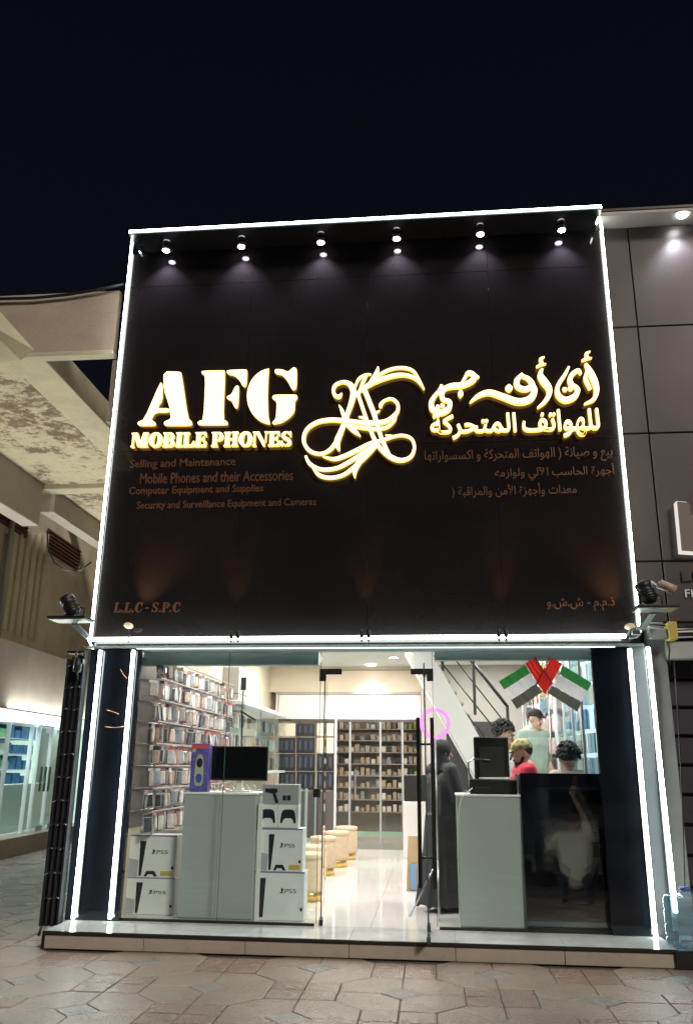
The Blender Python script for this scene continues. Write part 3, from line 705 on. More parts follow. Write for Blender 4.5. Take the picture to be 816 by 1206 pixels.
# ---------------------------------------------------------------- boxes
M_box = mat('white_card', (.80, .82, .82), .35, var=.06, vs_=4)
M_boxd = mat('dark_print', (.02, .022, .03), .35); M_blu = mat('blue_card', (.05, .10, .42), .35); M_lav = mat('lavender_card_edge', (.25, .20, .45), .4)
M_goldl = mat('gold_label', (.55, .42, .08), .4); M_gray_print = mat('grey_print', (.42, .44, .50), .35)
def console_box(l, r, t_, b_, Y, dep, label, small=False, pad=True):
    a = P(l, b_, Y); c = P(r, t_, Y); x0, x1, z0, z1 = a.x, c.x, max(a.z, F0 + .001), c.z
    t = thing('console_box', ((x0 + x1) / 2, Y + dep / 2, z0), label, 'box', 'white game console boxes')
    MB().bev(x0, x1, Y, Y + dep, z0, z1, .004).build('carton', M_box, t)
    W_, H_ = x1 - x0, z1 - z0
    f = lambda u, v: (x0 + u * W_, z0 + v * H_)
    def art(polys, m, nm, d=.0015):
        mb = MB()
        for pl in polys: mb.prism([f(*p_) for p_ in pl], Vector((0, Y, 0)), EX, EZ, NF, .0003, d)
        return mb.build(nm, m, t)
    art([[(.30, .04), (.345, .04), (.41, .86), (.29, .86)]] if not small else [[(.10, .06), (.20, .06), (.24, .86), (.06, .86)]], M_boxd, 'printed_console')
    art([[(.05, .02), (.27, .02), (.285, .40), (.04, .46)]], M_gray_print, 'printed_shell') if not small else None
    if pad: art([[(.40, .03), (.45, .16), (.60, .16), (.66, .03), (.60, .03), (.57, .08), (.48, .08), (.45, .03)]], M_boxd, 'printed_gamepad'); art([[(.72, .05), (.95, .05), (.95, .16), (.72, .16)]], M_goldl, 'gold_sticker')
    art([[(.92, .20), (.965, .20), (.965, .27), (.92, .27)]], M_boxd, 'rating_mark')
    art([[(0, .965), (1, .965), (1, 1), (0, 1)]], M_lav, 'edge_print', .001)
    o = f(.62, .56)
    text('PS5', 1, M_boxd, .0012, .004, t, 'lettering', Vector((o[0], Y - .0003, o[1])), EX, EZ, NF, W_ * .22, H_ * .085)
    # emblem: upright P with a lying S
    art([[(.545, .55), (.565, .545), (.565, .66), (.545, .67)], [(.565, .60), (.59, .60), (.585, .65), (.565, .66)], [(.52, .555), (.542, .565), (.542, .58), (.515, .568)], [(.568, .56), (.60, .57), (.60, .585), (.568, .575)]], M_boxd, 'printed_emblem')
    return t
console_box(145, 209, 984, 1033, .95, .26, 'white game console box with gold sticker on top of the left stack', pad=True)
console_box(139, 207, 1034, 1084, .95, .28, 'white game console box at the bottom of the left stack beside the black column', pad=False)
console_box(299, 357, 976, 1026, .82, .22, 'white game console box with gold sticker under the gamepad carton', pad=True)
console_box(297, 359, 1027, 1086, .82, .22, 'white game console box on the floor right of the grey cabinet', small=True, pad=False)
a = P(303, 974.5, .83); c = P(352, 948, .83)
t = thing('gamepad_carton', ((a.x + c.x) / 2, .9, a.z), 'white carton printed with two black gamepads', 'box')
for k in range(2):
    x0 = a.x + k * (c.x - a.x) / 2; x1 = x0 + (c.x - a.x) / 2 - .003
    MB().bev(x0, x1, .83, .98, a.z, c.z, .003).build('carton', M_box, t)
    W_, H_ = x1 - x0, c.z - a.z
    pl = [(.10, .22), (.18, .72), (.32, .80), (.68, .80), (.82, .72), (.90, .22), (.80, .18), (.70, .42), (.30, .42), (.20, .18)]
    MB().prism(smooth_poly([(x0 + u * W_, a.z + v * H_) for u, v in pl]), Vector((0, .83, 0)), EX, EZ, NF, .0003, .002).build('printed_gamepad', M_boxd, t)
a = P(309, 947, .84); c = P(352, 924, .84)
t = thing('gimbal_carton', ((a.x + c.x) / 2, .9, a.z), 'grey carton printed with a dark handheld grip on top of the box stack', 'box')
MB().bev(a.x, c.x, .84, .98, a.z, c.z, .003).build('carton', mat('grey_card', (.36, .37, .38), .4), t)
fz = lambda u, v: (a.x + u * (c.x - a.x), a.z + v * (c.z - a.z))
MB().prism([fz(*p) for p in ((.06, .78), (.40, .80), (.42, .62), (.36, .55), (.46, .08), (.36, .05), (.28, .52), (.08, .60))], Vector((0, .84, 0)), EX, EZ, NF, .0003, .002).build('printed_grip', M_boxd, t)
for u in (.56, .68): MB().prism([fz(u, .2), fz(u + .10, .2), fz(u + .10, .45), fz(u, .45)], Vector((0, .84, 0)), EX, EZ, NF, .0003, .002).build('printed_square', M_boxd, t)
# white uprights beside the boxes
dk = thing('display_plinth', (-2.6, 1.0, F0), 'narrow white upright frame around the left console boxes', 'stand')
for px0, px1, l in ((210, 1085, 0), (136, 1085, 0)):
    p = P(px0, 1085, .93); MB().bev(p.x, p.x + .035, .93, 1.2, F0, P(px0, 975, .93).z, .004).build('post', M_white, dk)
MB().box(P(138, 1000, 1.22).x, P(215, 1000, 1.22).x, 1.24, 1.26, F0, P(210, 978, 1.2).z).build('back_board', M_white, dk)

# ---------------------------------------------------------------- grey cabinet with computer, left
a = P(214, 1086, .74); c = P(300, 934, .74)
a.z = F0; x0, x1, z1 = P(213, 1010, .74).x, P(299, 1010, .74).x, c.z
M_cab = mat('grey_laminate', (.39, .415, .42), .32, var=.04, vs_=1.5)
t = thing('cabinet', ((x0 + x1) / 2, 1.0, F0), 'tall grey two door cabinet facing the window on the left', 'cabinet', 'grey window cabinets')
xm = (x0 + x1) / 2
MB().box(x0, x1, .755, 1.35, F0, z1 - .02).build('carcass', M_cab, t)
for u, v in ((x0 + .002, xm - .0015), (xm + .0015, x1 - .002)): MB().bev(u, v, .738, .754, F0 + .02, z1 - .024, .002).build('door', M_cab, t)
MB().bev(x0 - .012, x1 + .012, .73, 1.37, z1 - .02, z1, .004).build('top', M_white, t)
MB().box(x1 + .014, x1 + .055, .80, 1.3, F0, z1 - .1).build('side_post', M_white, t)
zt_ = z1
# monitor, screen facing the window
a = P(248, 919, 1.0); c = P(316, 879, 1.0)
t = thing('computer_monitor', ((a.x + c.x) / 2, 1.02, zt_), 'black flat monitor standing on the grey cabinet', 'monitor')
MB().bev(a.x, c.x, 1.0, 1.03, a.z, c.z, .005).build('bezel', M_blackm, t)
MB().box(a.x + .012, c.x - .012, .9965, .9995, a.z + .022, c.z - .012).build('screen', mat('screen_off', (.008, .008, .009), .12), t)
MB().box((a.x + c.x) / 2 - .03, (a.x + c.x) / 2 + .03, 1.03, 1.06, zt_ + .012, a.z + .15).build('neck', M_white, t)
MB().bev((a.x + c.x) / 2 - .12, (a.x + c.x) / 2 + .12, .98, 1.16, zt_, zt_ + .012, .004).build('foot', M_white, t)
# speaker box
a = P(223, 931, .85); c = P(247, 876, .85)
t = thing('speaker_package', ((a.x + c.x) / 2, .9, zt_), 'blue retail box with a round twin speaker print on the grey cabinet', 'box')
a.z = zt_; W_, H_ = c.x - a.x, c.z - a.z
MB().bev(a.x, c.x, .85, .97, a.z, c.z, .004).build('carton', mat('blue_violet_card', (.05, .06, .28), .3, var=.4, vs_=12, col2=(.20, .15, .5)), t)
MB().prism(smooth_poly([(a.x + .2 * W_, a.z + .12 * H_), (a.x + .78 * W_, a.z + .12 * H_), (a.x + .70 * W_, a.z + .78 * H_), (a.x + .30 * W_, a.z + .78 * H_)], 2), Vector((0, .85, 0)), EX, EZ, NF, .0003, .004).build('printed_speaker', mat('tan_print', (.45, .43, .30), .4), t)
for v in (.28, .60): MB().prism(arc(a.x + .5 * W_, a.z + v * H_, .17 * W_, .10 * H_, 0, 350, 16), Vector((0, .85, 0)), EX, EZ, NF, .004, .006).build('printed_cone', M_boxd if v > .5 else M_blu, t)
MB().prism([(a.x, c.z - .10 * H_), (c.x, c.z - .10 * H_), (c.x, c.z - .02 * H_), (a.x, c.z - .02 * H_)], Vector((0, .85, 0)), EX, EZ, NF, .0003, .002).build('red_band', M_redc, t)
MB().prism([(a.x + .05 * W_, a.z + .82 * H_), (a.x + .25 * W_, a.z + .82 * H_), (a.x + .25 * W_, a.z + .89 * H_), (a.x + .05 * W_, a.z + .89 * H_)], Vector((0, .85, 0)), EX, EZ, NF, .0003, .002).build('yellow_mark', M_goldl, t)
# white cables
t = thing('cable_bundle', (P(285, 925, 1.05).x, 1.05, zt_), 'white tangled cables under the left monitor', 'cable')
for k in range(5):
    x0_ = P(262 + 9 * k, 925, 1.0).x
    MB().tube([(x0_ + R.uniform(-.06, .06), 1.05 + R.uniform(-.1, .1), zt_ + .008 + .02 * abs(math.sin(i * 1.3 + k))) if i else (x0_, 1.05, zt_ + .07) for i in range(7)], .005, 6).build('cable', M_white, t)
# phone stand with arm behind
b0 = P(288, 925, 2.2)
t = thing('phone_holder', (b0.x, 2.2, F0 + .9), 'thin black stand holding a phone upright above the glass counter', 'phone holder')
pp = P(285, 838, 2.2); pt = P(287, 810, 2.2)
MB().tube([(b0.x - .03, 2.2, 1.0), (pp.x, 2.2, pp.z), (pt.x, 2.2, pt.z)], .008, 8).build('pole', M_blackm, t)
MB().tube([pp, P(296, 845, 2.2), P(301, 848, 2.2)], .012, 8).build('arm', M_blackm, t)
MB().bev(pt.x - .03, pt.x + .035, 2.17, 2.18, pt.z - .03, P(287, 808, 2.2).z + .10, .004).build('phone', M_blackm, t)
MB().ball(pp, .02).build('joint', M_blackm, t)
MB().lathe([(0, 0), (.1, 0), (.1, .012), (0, .02)], (b0.x - .03, 2.2, 1.0), 18).build('foot', M_blackm, t)
# split unit on the wall (grey block)
a = P(259, 836, 4.35); c = P(283, 785, 4.35)
t = thing('wall_unit', (a.x, 4.5, a.z), 'grey boxed unit high on the left wall beyond the rack', 'wall unit')
MB().bev(XL + .002, c.x, 4.35, 4.9, a.z, P(270, 817, 4.35).z - .004, .01).build('lower_box', mat('unit_grey', (.42, .40, .38), .5), t)
MB().bev(XL + .002, c.x, 4.35, 4.9, P(270, 817, 4.35).z, c.z, .01).build('upper_box', MC['unit_grey'], t)

# ---------------------------------------------------------------- glass counters along the left wall
M_steelw = mat('white_frame', (.75, .77, .78), .3)
names = ['nearest the phone case rack', 'in the middle of the left wall', 'touching the rear partition']
for k in range(3):
    y0 = 4.3 + k * 1.22; y1 = y0 + 1.18
    t = thing('glass_showcase', (XL + .35, (y0 + y1) / 2, F0), 'white framed glass showcase behind the stools, %s' % names[k], 'showcase', 'glass showcases on the left wall')
    xw0, xw1 = XL + .01, XL + .95
    MB().bev(xw0, xw1, y0, y1, F0, F0 + .18, .006).build('base', M_white, t)
    for x in (xw0 + .02, xw1 - .02):
        for y in (y0 + .02, y1 - .02): MB().box(x - .014, x + .014, y - .014, y + .014, F0 + .181, 1.18).build('post', M_steelw, t)
    MB().box(xw1 - .006, xw1, y0 + .035, y1 - .035, F0 + .19, 1.17).build('front_glass', GLg, t)
    MB().box(xw0, xw1 + .01, y0, y1, 1.181, 1.196).build('top_glass', GLg, t)
    for z in (.62, .92): MB().box(xw0 + .03, xw1 - .03, y0 + .04, y1 - .04, z, z + .008).build('shelf', GLg, t)
    for z in (.33, .63, .93):
        for j in range(5):
            yy = y0 + .12 + j * .22
            MB().bev(xw0 + .3, xw0 + .38 + R.uniform(0, .1), yy, yy + R.uniform(.07, .14), z, z + R.uniform(.07, .17), .004).build('goods_box', R.choice(M_case + [M_blis, M_blu, M_goldl]), t)
    # wall cabinet above
    t = thing('wall_showcase', (XL + .2, (y0 + y1) / 2, 1.55), 'bright glass wall case with small goods, %s' % names[k], 'showcase', 'upper wall cases')
    MB().box(XL + .01, XL + .03, y0, y1, 1.45, 2.4).build('back', M_white, t)
    MB().bev(XL + .03, XL + .36, y0, y1, 2.38, 2.44, .005).build('top', M_steelw, t); MB().bev(XL + .03, XL + .36, y0, y1, 1.42, 1.46, .005).build('bottom', M_steelw, t)
    MB().box(XL + .35, XL + .355, y0 + .02, y1 - .02, 1.46, 2.38).build('glass', GLg, t)
    for z in (1.47, 1.77, 2.07):
        for j in range(6):
            yy = y0 + .08 + j * .18
            MB().bev(XL + .12, XL + .17, yy, yy + .09, z, z + .2, .004).build('goods_box', R.choice(M_case + [M_blis]), t)
        if z > 1.5: MB().box(XL + .04, XL + .34, y0 + .02, y1 - .02, z - .012, z - .004).build('shelf', GLg, t)

# ---------------------------------------------------------------- stools
M_cream = mat('cream_velvet', (.62, .49, .33), .9, var=.08, vs_=14, bump=.2, bs=90)
def stool():
    t = thing('stool', (0, 0, 0), 'x', 'stool', 'cream round stools with gold bases')
    MB().lathe([(.0, .0), (.155, 0), (.155, .085), (.15, .09), (0, .09)], (0, 0, 0), 28).build('gold_base', M_gold, t)
    MB().lathe([(0, .0905), (.15, .0905), (.172, .10), (.178, .14), (.178, .40), (.172, .425), (0, .425)], (0, 0, 0), 28).build('body', M_cream, t)
    MB().lathe([(0, .427), (.176, .427), (.181, .436), (.182, .465), (.174, .480), (.14, .486), (0, .492)], (0, 0, 0), 28).build('cushion', M_cream, t)
    return t
s0 = stool()
lab = ['hidden mostly behind the console box stack', 'behind the nearest stool', 'third in the row from the window', 'fourth in the row from the window', 'farthest back near the rear glass door']
for k, (px, py) in enumerate(((360, 1063), (364, 1049), (378, 1032), (395, 1022), (406, 1013))):
    t = s0 if k == 0 else copytree(s0)
    h = H(px, py, F0); t.location = (h.x, h.y + .17, F0 + .001)
    t['label'] = 'round cream stool with gold base, ' + lab[k]

# ---------------------------------------------------------------- rear partition
part = thing('rear_partition', (-1.6, YB, F0), 'rear glass partition with white lit header and glass door', 'partition')
zA, zB = P(430, 849, YB).z, P(430, 818, YB).z
px_ = lambda x, y=900: P(x, y, YB).x
MB().bev(px_(322), -.19, YB - .03, YB + .10, zB, 2.868, .005).build('head_trim', mat('trim_grey', (.34, .31, .28), .4), part)
MB().box(px_(396), -.19, YB + .0, YB + .10, zA + .03, zB - .002).build('header', M_white, part)
MB().box(px_(326), px_(394), YB + .0, YB + .05, zA + .03, zB - .002).build('header', M_white, part)
MB().box(px_(326), -.19, YB - .01, YB + .06, zA - .02, zA + .028).build('rail', mat('bronze_trim', (.10, .09, .08), .35, metal=.5), part)
for x in (324, 395, 412, 448, 474):
    MB().box(px_(x) - .018, px_(x) + .018, YB - .015, YB + .055, F0, zA - .021 if x > 400 else zB).build('mullion', M_steelw if x < 400 else mat('mullion_grey', (.30, .31, .30), .4), part)
for a, b in ((396, 412), (413, 447), (449, 473), (475, 492)):
    MB().box(px_(a), min(px_(b), -.2), YB, YB + .01, F0 + .3, zA - .03).build('glass', GL, part)
MB().box(px_(412), px_(473), YB - .004, YB + .02, F0 + .001, F0 + .12).build('kick_rail', mat('steel_rail', (.35, .36, .33), .3, metal=.7), part)
MB().box(px_(412), px_(473), YB - .004, YB + .02, F0 + .20, F0 + .295).build('kick_rail', mat('green_edge', (.20, .30, .22), .3), part)
MB().box(px_(418), px_(419.5), YB - .05, YB - .03, 1.0, 1.5).build('handle', M_steel, part)
lampp = (px_(438), YB - .35, ZC - .02)
t = thing('ceiling_lamp', (lampp[0], lampp[1], ZC), 'bright recessed lamp washing the white header of the rear partition', 'ceiling lamp')
MB().lathe([(0, -.004), (.09, -.004), (.09, -.02), (0, -.02)], (lampp[0], lampp[1], ZC), 18).build('lens', M_disc, t)
lampspot((lampp[0], lampp[1], ZC - .05), (lampp[0], YB, 2.3), 70, 80, .5, (1, .98, .95), .04, t)
# black and white display panels on the left bay
pb = thing('display_board', (px_(360), YB - .06, F0), 'grid of black and cream phone display boards in the left bay of the partition', 'display board')
yy = YB - .06
for r, (t0, b0) in enumerate(((852, 867), (869, 887), (888, 908), (909, 930))):
    for c_, (l, r_) in enumerate(((328, 348), (349, 371), (373, 393))):
        light = (r, c_) in ((0, 0), (0, 2), (1, 2))
        a = P(l, b0, yy); b = P(r_, t0, yy)
        o = MB().bev(a.x, b.x, yy, yy + .02, a.z, b.z, .004).build('board', mat('cream_board', (.72, .60, .48), .4) if light else mat('black_board', (.03, .028, .035), .25), pb)
        if not light:
            for k in range(3):
                xx = a.x + (b.x - a.x) * (.2 + .3 * k); MB().box(xx - .02, xx + .02, yy - .01, yy - .001, a.z + .06, b.z - .05).build('phone', mat('phone_dark_blue', (.08, .09, .12), .15), o)
a = P(328, 1000, yy); MB().box(a.x, P(393, 930, yy).x, yy, yy + .05, F0, P(360, 932, yy).z).build('lower_panel', mat('dark_wood_panel', (.10, .08, .075), .4), pb)
# rear room shelves
rs = thing('shelf_unit', (-1.2, 11.5, F0), 'shelves of small goods in the room behind the rear glass', 'shelf')
MB().box(-2.2, -.3, 11.70, 11.72, F0, 2.7).build('back_panel', mat('shelf_back_grey', (.26, .25, .235), .6), rs)
for r in range(8):
    z = 2.35 - r * .25
    MB().box(-2.2, -.3, 11.45, 11.7, z - .02, z).build('board', mat('shelf_board', (.34, .33, .31), .5), rs)
    for k in range(16):
        x = -2.16 + k * .118
        if R.random() < .93:
            m = R.choice([mat('tan_goods', (.45, .36, .25), .5), M_blis, M_case[2], M_case[9], M_case[7]] + ([mat('green_goods', (.30, .42, .06), .5)] if x > -.6 else []))
            put('goods_box', MB().bev(-R.uniform(.03, .05), .045, -.05, .05, 0, R.uniform(.08, .17), .004).mesh('goods', m), (x + .03, 11.52, z + .001), 0, None, label='small %s box on the %s shelf behind the rear glass' % (m.name.replace('_goods', '').replace('package_card', 'white').replace('phone_case_', ''), ['top', 'second', 'third', 'fourth', 'fifth', 'sixth', 'seventh', 'lowest'][r]), cat='box', group='boxed items in the rear room')
MB().box(-2.9, 1.0, YB + .15, 12.0, 2.75, 2.8).build('rear_ceiling', mat('rear_ceiling_tan', (.55, .45, .36), .7), shop)
d = bpy.data.lights.new('lamp_light', 'AREA'); d.size = .8; d.energy = 60; d.color = (1, .86, .70)
t = thing('ceiling_lamp', (-1.2, 9.7, 2.75), 'flush lamp in the tan ceiling of the rear room', 'ceiling lamp')
MB().lathe([(0, 0), (.2, 0), (.2, -.02), (0, -.025)], (-1.2, 9.7, 2.748), 24).build('lens', emis('warm_disc', (1, .86, .7), 5), t)
o = bpy.data.objects.new('lamp_light', d); COL.objects.link(o); o.parent = t; o.location = (0, 0, -.04)
rc = thing('counter', (-.5, 7.2, F0), 'pale counter beside the rear glass door with a dark speaker on it', 'counter')
a = P(475, 1000, 6.6); MB().bev(a.x, a.x + .6, 6.6, 7.4, F0, 1.0, .006).build('body', M_white, rc)
MB().bev(a.x + .02, a.x + .42, 6.65, 7.0, 1.001, 1.42, .01).build('speaker', M_blackm, rc)
# ---------------------------------------------------------------- stair
YS = 4.2
st = thing('staircase', (.6, YS, F0), 'steep white stair with black metal railing rising behind the desk', 'staircase')
a, b = P(500, 748, YS), P(612, 945, YS); dv = (b - a).normalized(); nv = Vector((dv.z, 0, -dv.x))
if nv.z > 0: nv = -nv
def along(t, off=0): return a + (b - a) * t + nv * off
for yy in (YS, YS + .86):
    mb = MB(); lo = [along(0, .04), along(1, .04), along(1, .36), along(0, .36)]
    mb.prism([(p.x, p.z) for p in lo], Vector((0, yy, 0)), EX, EZ, EY, 0, .05); mb.build('stringer', M_white, st)
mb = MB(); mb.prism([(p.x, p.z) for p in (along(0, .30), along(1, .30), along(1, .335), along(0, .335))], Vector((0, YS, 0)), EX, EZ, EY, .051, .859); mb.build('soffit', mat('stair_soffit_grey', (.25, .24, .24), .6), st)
for k in range(14):
    p = along((k + .5) / 14, .10)
    MB().box(p.x - .13, p.x + .13, YS + .051, YS + .859, p.z - .03, p.z).build('tread', mat('tread_grey', (.35, .34, .33), .5), st)
M_rail = mat('railing_black', (.03, .03, .032), .4)
pa, pb_ = P(555, 774, YS), P(598, 832, YS)
for px0, t0, b0 in ((557, 776, 842), (597, 831, 893), (520, 735, 790)):
    a1, b1 = P(px0, t0, YS + .02), P(px0 + 1, b0, YS + .02); MB().box(a1.x - .02, a1.x + .02, YS, YS + .035, b1.z, a1.z).build('post', M_rail, st)
for (x0, y0, x1, y1, w_) in ((520, 735, 598, 833, .022), (515, 750, 598, 856, .010), (517, 777, 598, 878, .010), (509, 790, 590, 893, .010)):
    p, q_ = P(x0, y0, YS + .02), P(x1, y1, YS + .02)
    MB().tube([p, q_], w_, 8).build('rail', M_rail, st)
ustair = MB().box(.22, 1.2, 5.2, 5.6, F0, 2.2)  # dark block filling the dark area below the stair
t = thing('under_stair_panel', (.7, 5.2, F0), 'plain dark panel below the white stair', 'cupboard')
ustair.build('panel', mat('plain_dark_panel', (.06, .055, .055), .5), t)
# ---------------------------------------------------------------- right hand displays
rk = thing('display_rack', (XR - .05, 4.6, F0), 'wall rack of colourful packaged accessories behind the flags', 'rack')
MB().box(XR - .02, XR - .002, 2.9, 6.6, F0 + .6, 3.1).build('back_panel', MC['rack_panel'], rk)
for y in [2.95 + .45 * i for i in range(9)]: MB().tube([(XR - .24, y, F0), (XR - .24, y, 3.1)], .012, 6).build('upright', M_chrome, rk)
pk_cols = [(.75, .32, .08), (.10, .28, .55), (.65, .62, .58), (.70, .50, .08), (.55, .30, .24), (.25, .45, .60), (.12, .12, .14), (.62, .50, .42), (.08, .09, .10), (.7, .7, .7)]
M_pk = [mat('pack_%s' % n, c, .3, var=.35, vs_=15, col2=None) for n, c in zip('orange blue silver amber coral sky black sand ink white'.split(), pk_cols)]
PM = []
for m in M_pk:
    mb = MB().bev(-.012, .012, -.06, .06, -.20, -.03, .004); o = len(mb.f); mb.box(-.0015, .0015, -.06, .06, -.028, 0); me = mb.mesh('accessory_pack', m); me.materials.append(M_blis)
    for i, p in enumerate(me.polygons):
        if i >= o: p.material_index = 1
    PM.append(me)
n = 0
for r in range(8):
    z = 3.0 - r * .27
    MB().tube([(XR - .05, 2.95, z), (XR - .05, 6.5, z)], .007, 6).build('rail', M_chrome, rk)
    y = 3.0
    while y < 6.5:
        pm_ = R.choice(PM)
        put('accessory_pack', pm_, (XR - R.uniform(.10, .24), y, z - .005), R.uniform(-.5, .9) + .35, None, label='%s accessory pack hanging in the %s row of the rack behind the flags' % (pm_.materials[0].name.replace('pack_', ''), ['top', 'second', 'third', 'fourth', 'fifth', 'sixth', 'seventh', 'bottom'][r]), cat='package', group='accessory packs on the right wall rack')
        y += R.uniform(.15, .24); n += 1
gc = thing('glass_showcase', (XR - .2, 1.9, F0), 'tall bright glass case of blue phone packs beside the dark right column', 'showcase')
MB().box(XR - .03, XR - .002, .95, 2.8, F0 + .8, 3.1).build('back', mat('emissive_white', (.8, .85, .9), .4, emit=(.75, .88, 1), est=.55), gc)  # bluish emission set on the panel itself, nothing built behind it
for y in (.97, 1.55, 2.15, 2.78): MB().box(XR - .26, XR - .235, y - .012, y + .012, F0 + .8, 3.1).build('post', M_steelw, gc)
MB().box(XR - .245, XR - .24, .98, 2.77, F0 + .8, 3.1).build('glass', GLg, gc)
for r in range(9):
    z = F0 + .85 + r * .235
    MB().box(XR - .23, XR - .03, .98, 2.77, z - .012, z).build('shelf', GLg, gc)
    for k in range(12):
        y = 1.02 + k * .145
        m = R.choice([mat('pale_blue_pack', (.45, .62, .78), .25, var=.25, vs_=20), mat('blue_pack', (.12, .30, .62), .25, var=.3, vs_=20), M_blis, mat('teal_pack', (.35, .55, .60), .3)])
        put('phone_pack', MB().bev(-.01, .01, -.05, .05, 0, .19, .004).mesh('pack', m), (XR - .14 + R.uniform(-.05, .05), y, z + .001), R.uniform(-.3, .6), None, label='slim %s on the %s shelf of the bright glass case' % (m.name.replace('_', ' ').replace('package card', 'white pack'), ['lowest', 'second', 'third', 'fourth', 'fifth', 'sixth', 'seventh', 'eighth', 'top'][r]), cat='package', group='blue and white packs in the tall glass case')
# ---------------------------------------------------------------- right desk, black panel
a = P(540, 1092, .74); z1 = P(580, 936, .74).z; x0, x1 = P(540, 1010, .74).x, P(620, 1010, .74).x
xm = x1
t = thing('cabinet', ((x0 + x1) / 2, 1.0, F0), 'pale grey glossy desk front between the dark robe and the black panel', 'cabinet', 'grey window cabinets')
MB().box(x0, x1, .755, 1.30, F0, z1 - .02).build('carcass', M_cab, t)
MB().bev(x0 + .001, x1 - .001, .738, .754, F0 + .01, z1 - .022, .002).build('front', mat('grey_gloss_front', (.44, .47, .475), .10, var=.05, vs_=1.2), t)
MB().bev(x0 - .01, x1 + .01, .73, 1.32, z1 - .02, z1, .004).build('top', M_white, t)
z1r = z1
M_mirror = mat('black_mirror_panel', (.006, .007, .011), .03, ior=2.9)
a = P(617, 1094, .70); xp0, xp1 = P(616, 1000, .70).x, 1.60; zp = P(665, 911, .70).z
t = thing('black_counter', ((xp0 + xp1) / 2, .9, F0), 'large glossy black counter panel filling the right window below the curly hair', 'counter')
def lean(z0, z1):
    f_y = lambda z: .700 + .019 * (z - F0)
    return MB().hexa([(xp0 + .004, f_y(z0), z0), (xp1, f_y(z0), z0), (xp1, .726, z0), (xp0 + .004, .726, z0)], [(xp0 + .004, f_y(z1), z1), (xp1, f_y(z1), z1), (xp1, .726, z1), (xp0 + .004, .726, z1)])
lean(F0 + .03, zp - .16).build('front', M_mirror, t)
lean(zp - .155, zp).build('upper_front', M_mirror, t)
MB().box(xp0 + .006, xp1, .728, 1.30, F0, zp - .012).build('carcass', M_blackm, t)
# things on the right desk
a = P(559, 920, 1.05); c = P(598, 868, 1.05)
t = thing('computer_monitor', ((a.x + c.x) / 2, 1.1, z1r), 'back of a black monitor with cable on the right desk', 'monitor')
MB().bev(a.x, c.x, 1.05, 1.09, max(a.z, z1r + .06), c.z, .008).build('back_shell', M_blackm, t)
MB().bev(a.x + .05, c.x - .05, 1.02, 1.05, max(a.z, z1r + .1), c.z - .10, .008).build('back_hump', mat('soft_black_plastic', (.02, .02, .021), .6), t)
MB().box((a.x + c.x) / 2 - .03, (a.x + c.x) / 2 + .03, 1.05, 1.09, z1r + .012, z1r + .2).build('neck', M_blackm, t)
MB().bev((a.x + c.x) / 2 - .12, (a.x + c.x) / 2 + .12, .98, 1.2, z1r, z1r + .012, .004).build('foot', M_blackm, t)
a = P(553, 934, .86); c = P(608, 918, .86)
t = thing('receipt_printer', ((a.x + c.x) / 2, .95, z1r), 'low black printer in front of the right monitor', 'printer')
MB().bev(a.x, c.x, .84, 1.02, z1r + .001, c.z, .01).build('body', M_blackm, t)
MB().box(a.x + .05, a.x + .2, .835, .84, z1r + .05, z1r + .07).build('slot', M_steel, t)
t = thing('paper_sheets', ((a.x + c.x) / 2, .95, c.z), 'loose white paper lying on the black printer', 'paper')
MB().hexa([(a.x + .15, .86, c.z + .001), (c.x - .1, .88, c.z + .001), (c.x - .05, 1.0, c.z + .001), (a.x + .1, 1.0, c.z + .001)], [(a.x + .15, .86, c.z + .006), (c.x - .1, .88, c.z + .004), (c.x - .05, 1.0, c.z + .02), (a.x + .1, 1.0, c.z + .015)]).build('sheet', M_white, t)
t = thing('desk_cable', (x0, .8, z1r), 'thin white cable hanging over the left end of the right desk', 'cable')
MB().tube([P(556, 928, .80), P(549, 934, .72), P(543, 940, .71), P(540, 955, .70), P(539, 1010, .70)], .004, 6).build('cable', M_white, t)
t = thing('headset_stand', (P(561, 905, 1.0).x, 1.0, z1r), 'pale bent desk arm left of the right monitor', 'arm')
MB().tube([P(553, 926, 1.0), P(551, 898, 1.0), P(558, 893, 1.0), P(577, 895, 1.0)], .010, 8).build('arm', M_steel, t)
# ring light on stand
t = thing('ring_light', (P(512, 1080, 1.25).x, 1.25, F0), 'pink glowing ring light on a thin tripod behind the open door', 'ring light')
c = P(512, 852, 1.25); rr = (P(528, 852, 1.25).x - c.x)
mb = MB(); mb.tube([(c.x + rr * math.cos(i * math.pi / 20), 1.25, c.z + rr * math.sin(i * math.pi / 20)) for i in range(41)], .019, 10, caps=False)
mb.build('ring', emis('pink_glow', (1.0, .27, .85), 1.6), t)
MB().tube([(c.x, 1.27, F0 + .25), (c.x, 1.27, c.z - rr)], .009, 8).build('pole', M_chrome, t)
for k in range(3):
    an = math.radians(200 + 70 * k) if k < 2 else math.radians(90)
    MB().tube([(c.x, 1.27, F0 + .52), (c.x + .30 * math.cos(an), 1.27 + .26 * math.sin(an), F0 + .01)], .008, 8).build('leg', M_chrome, t)
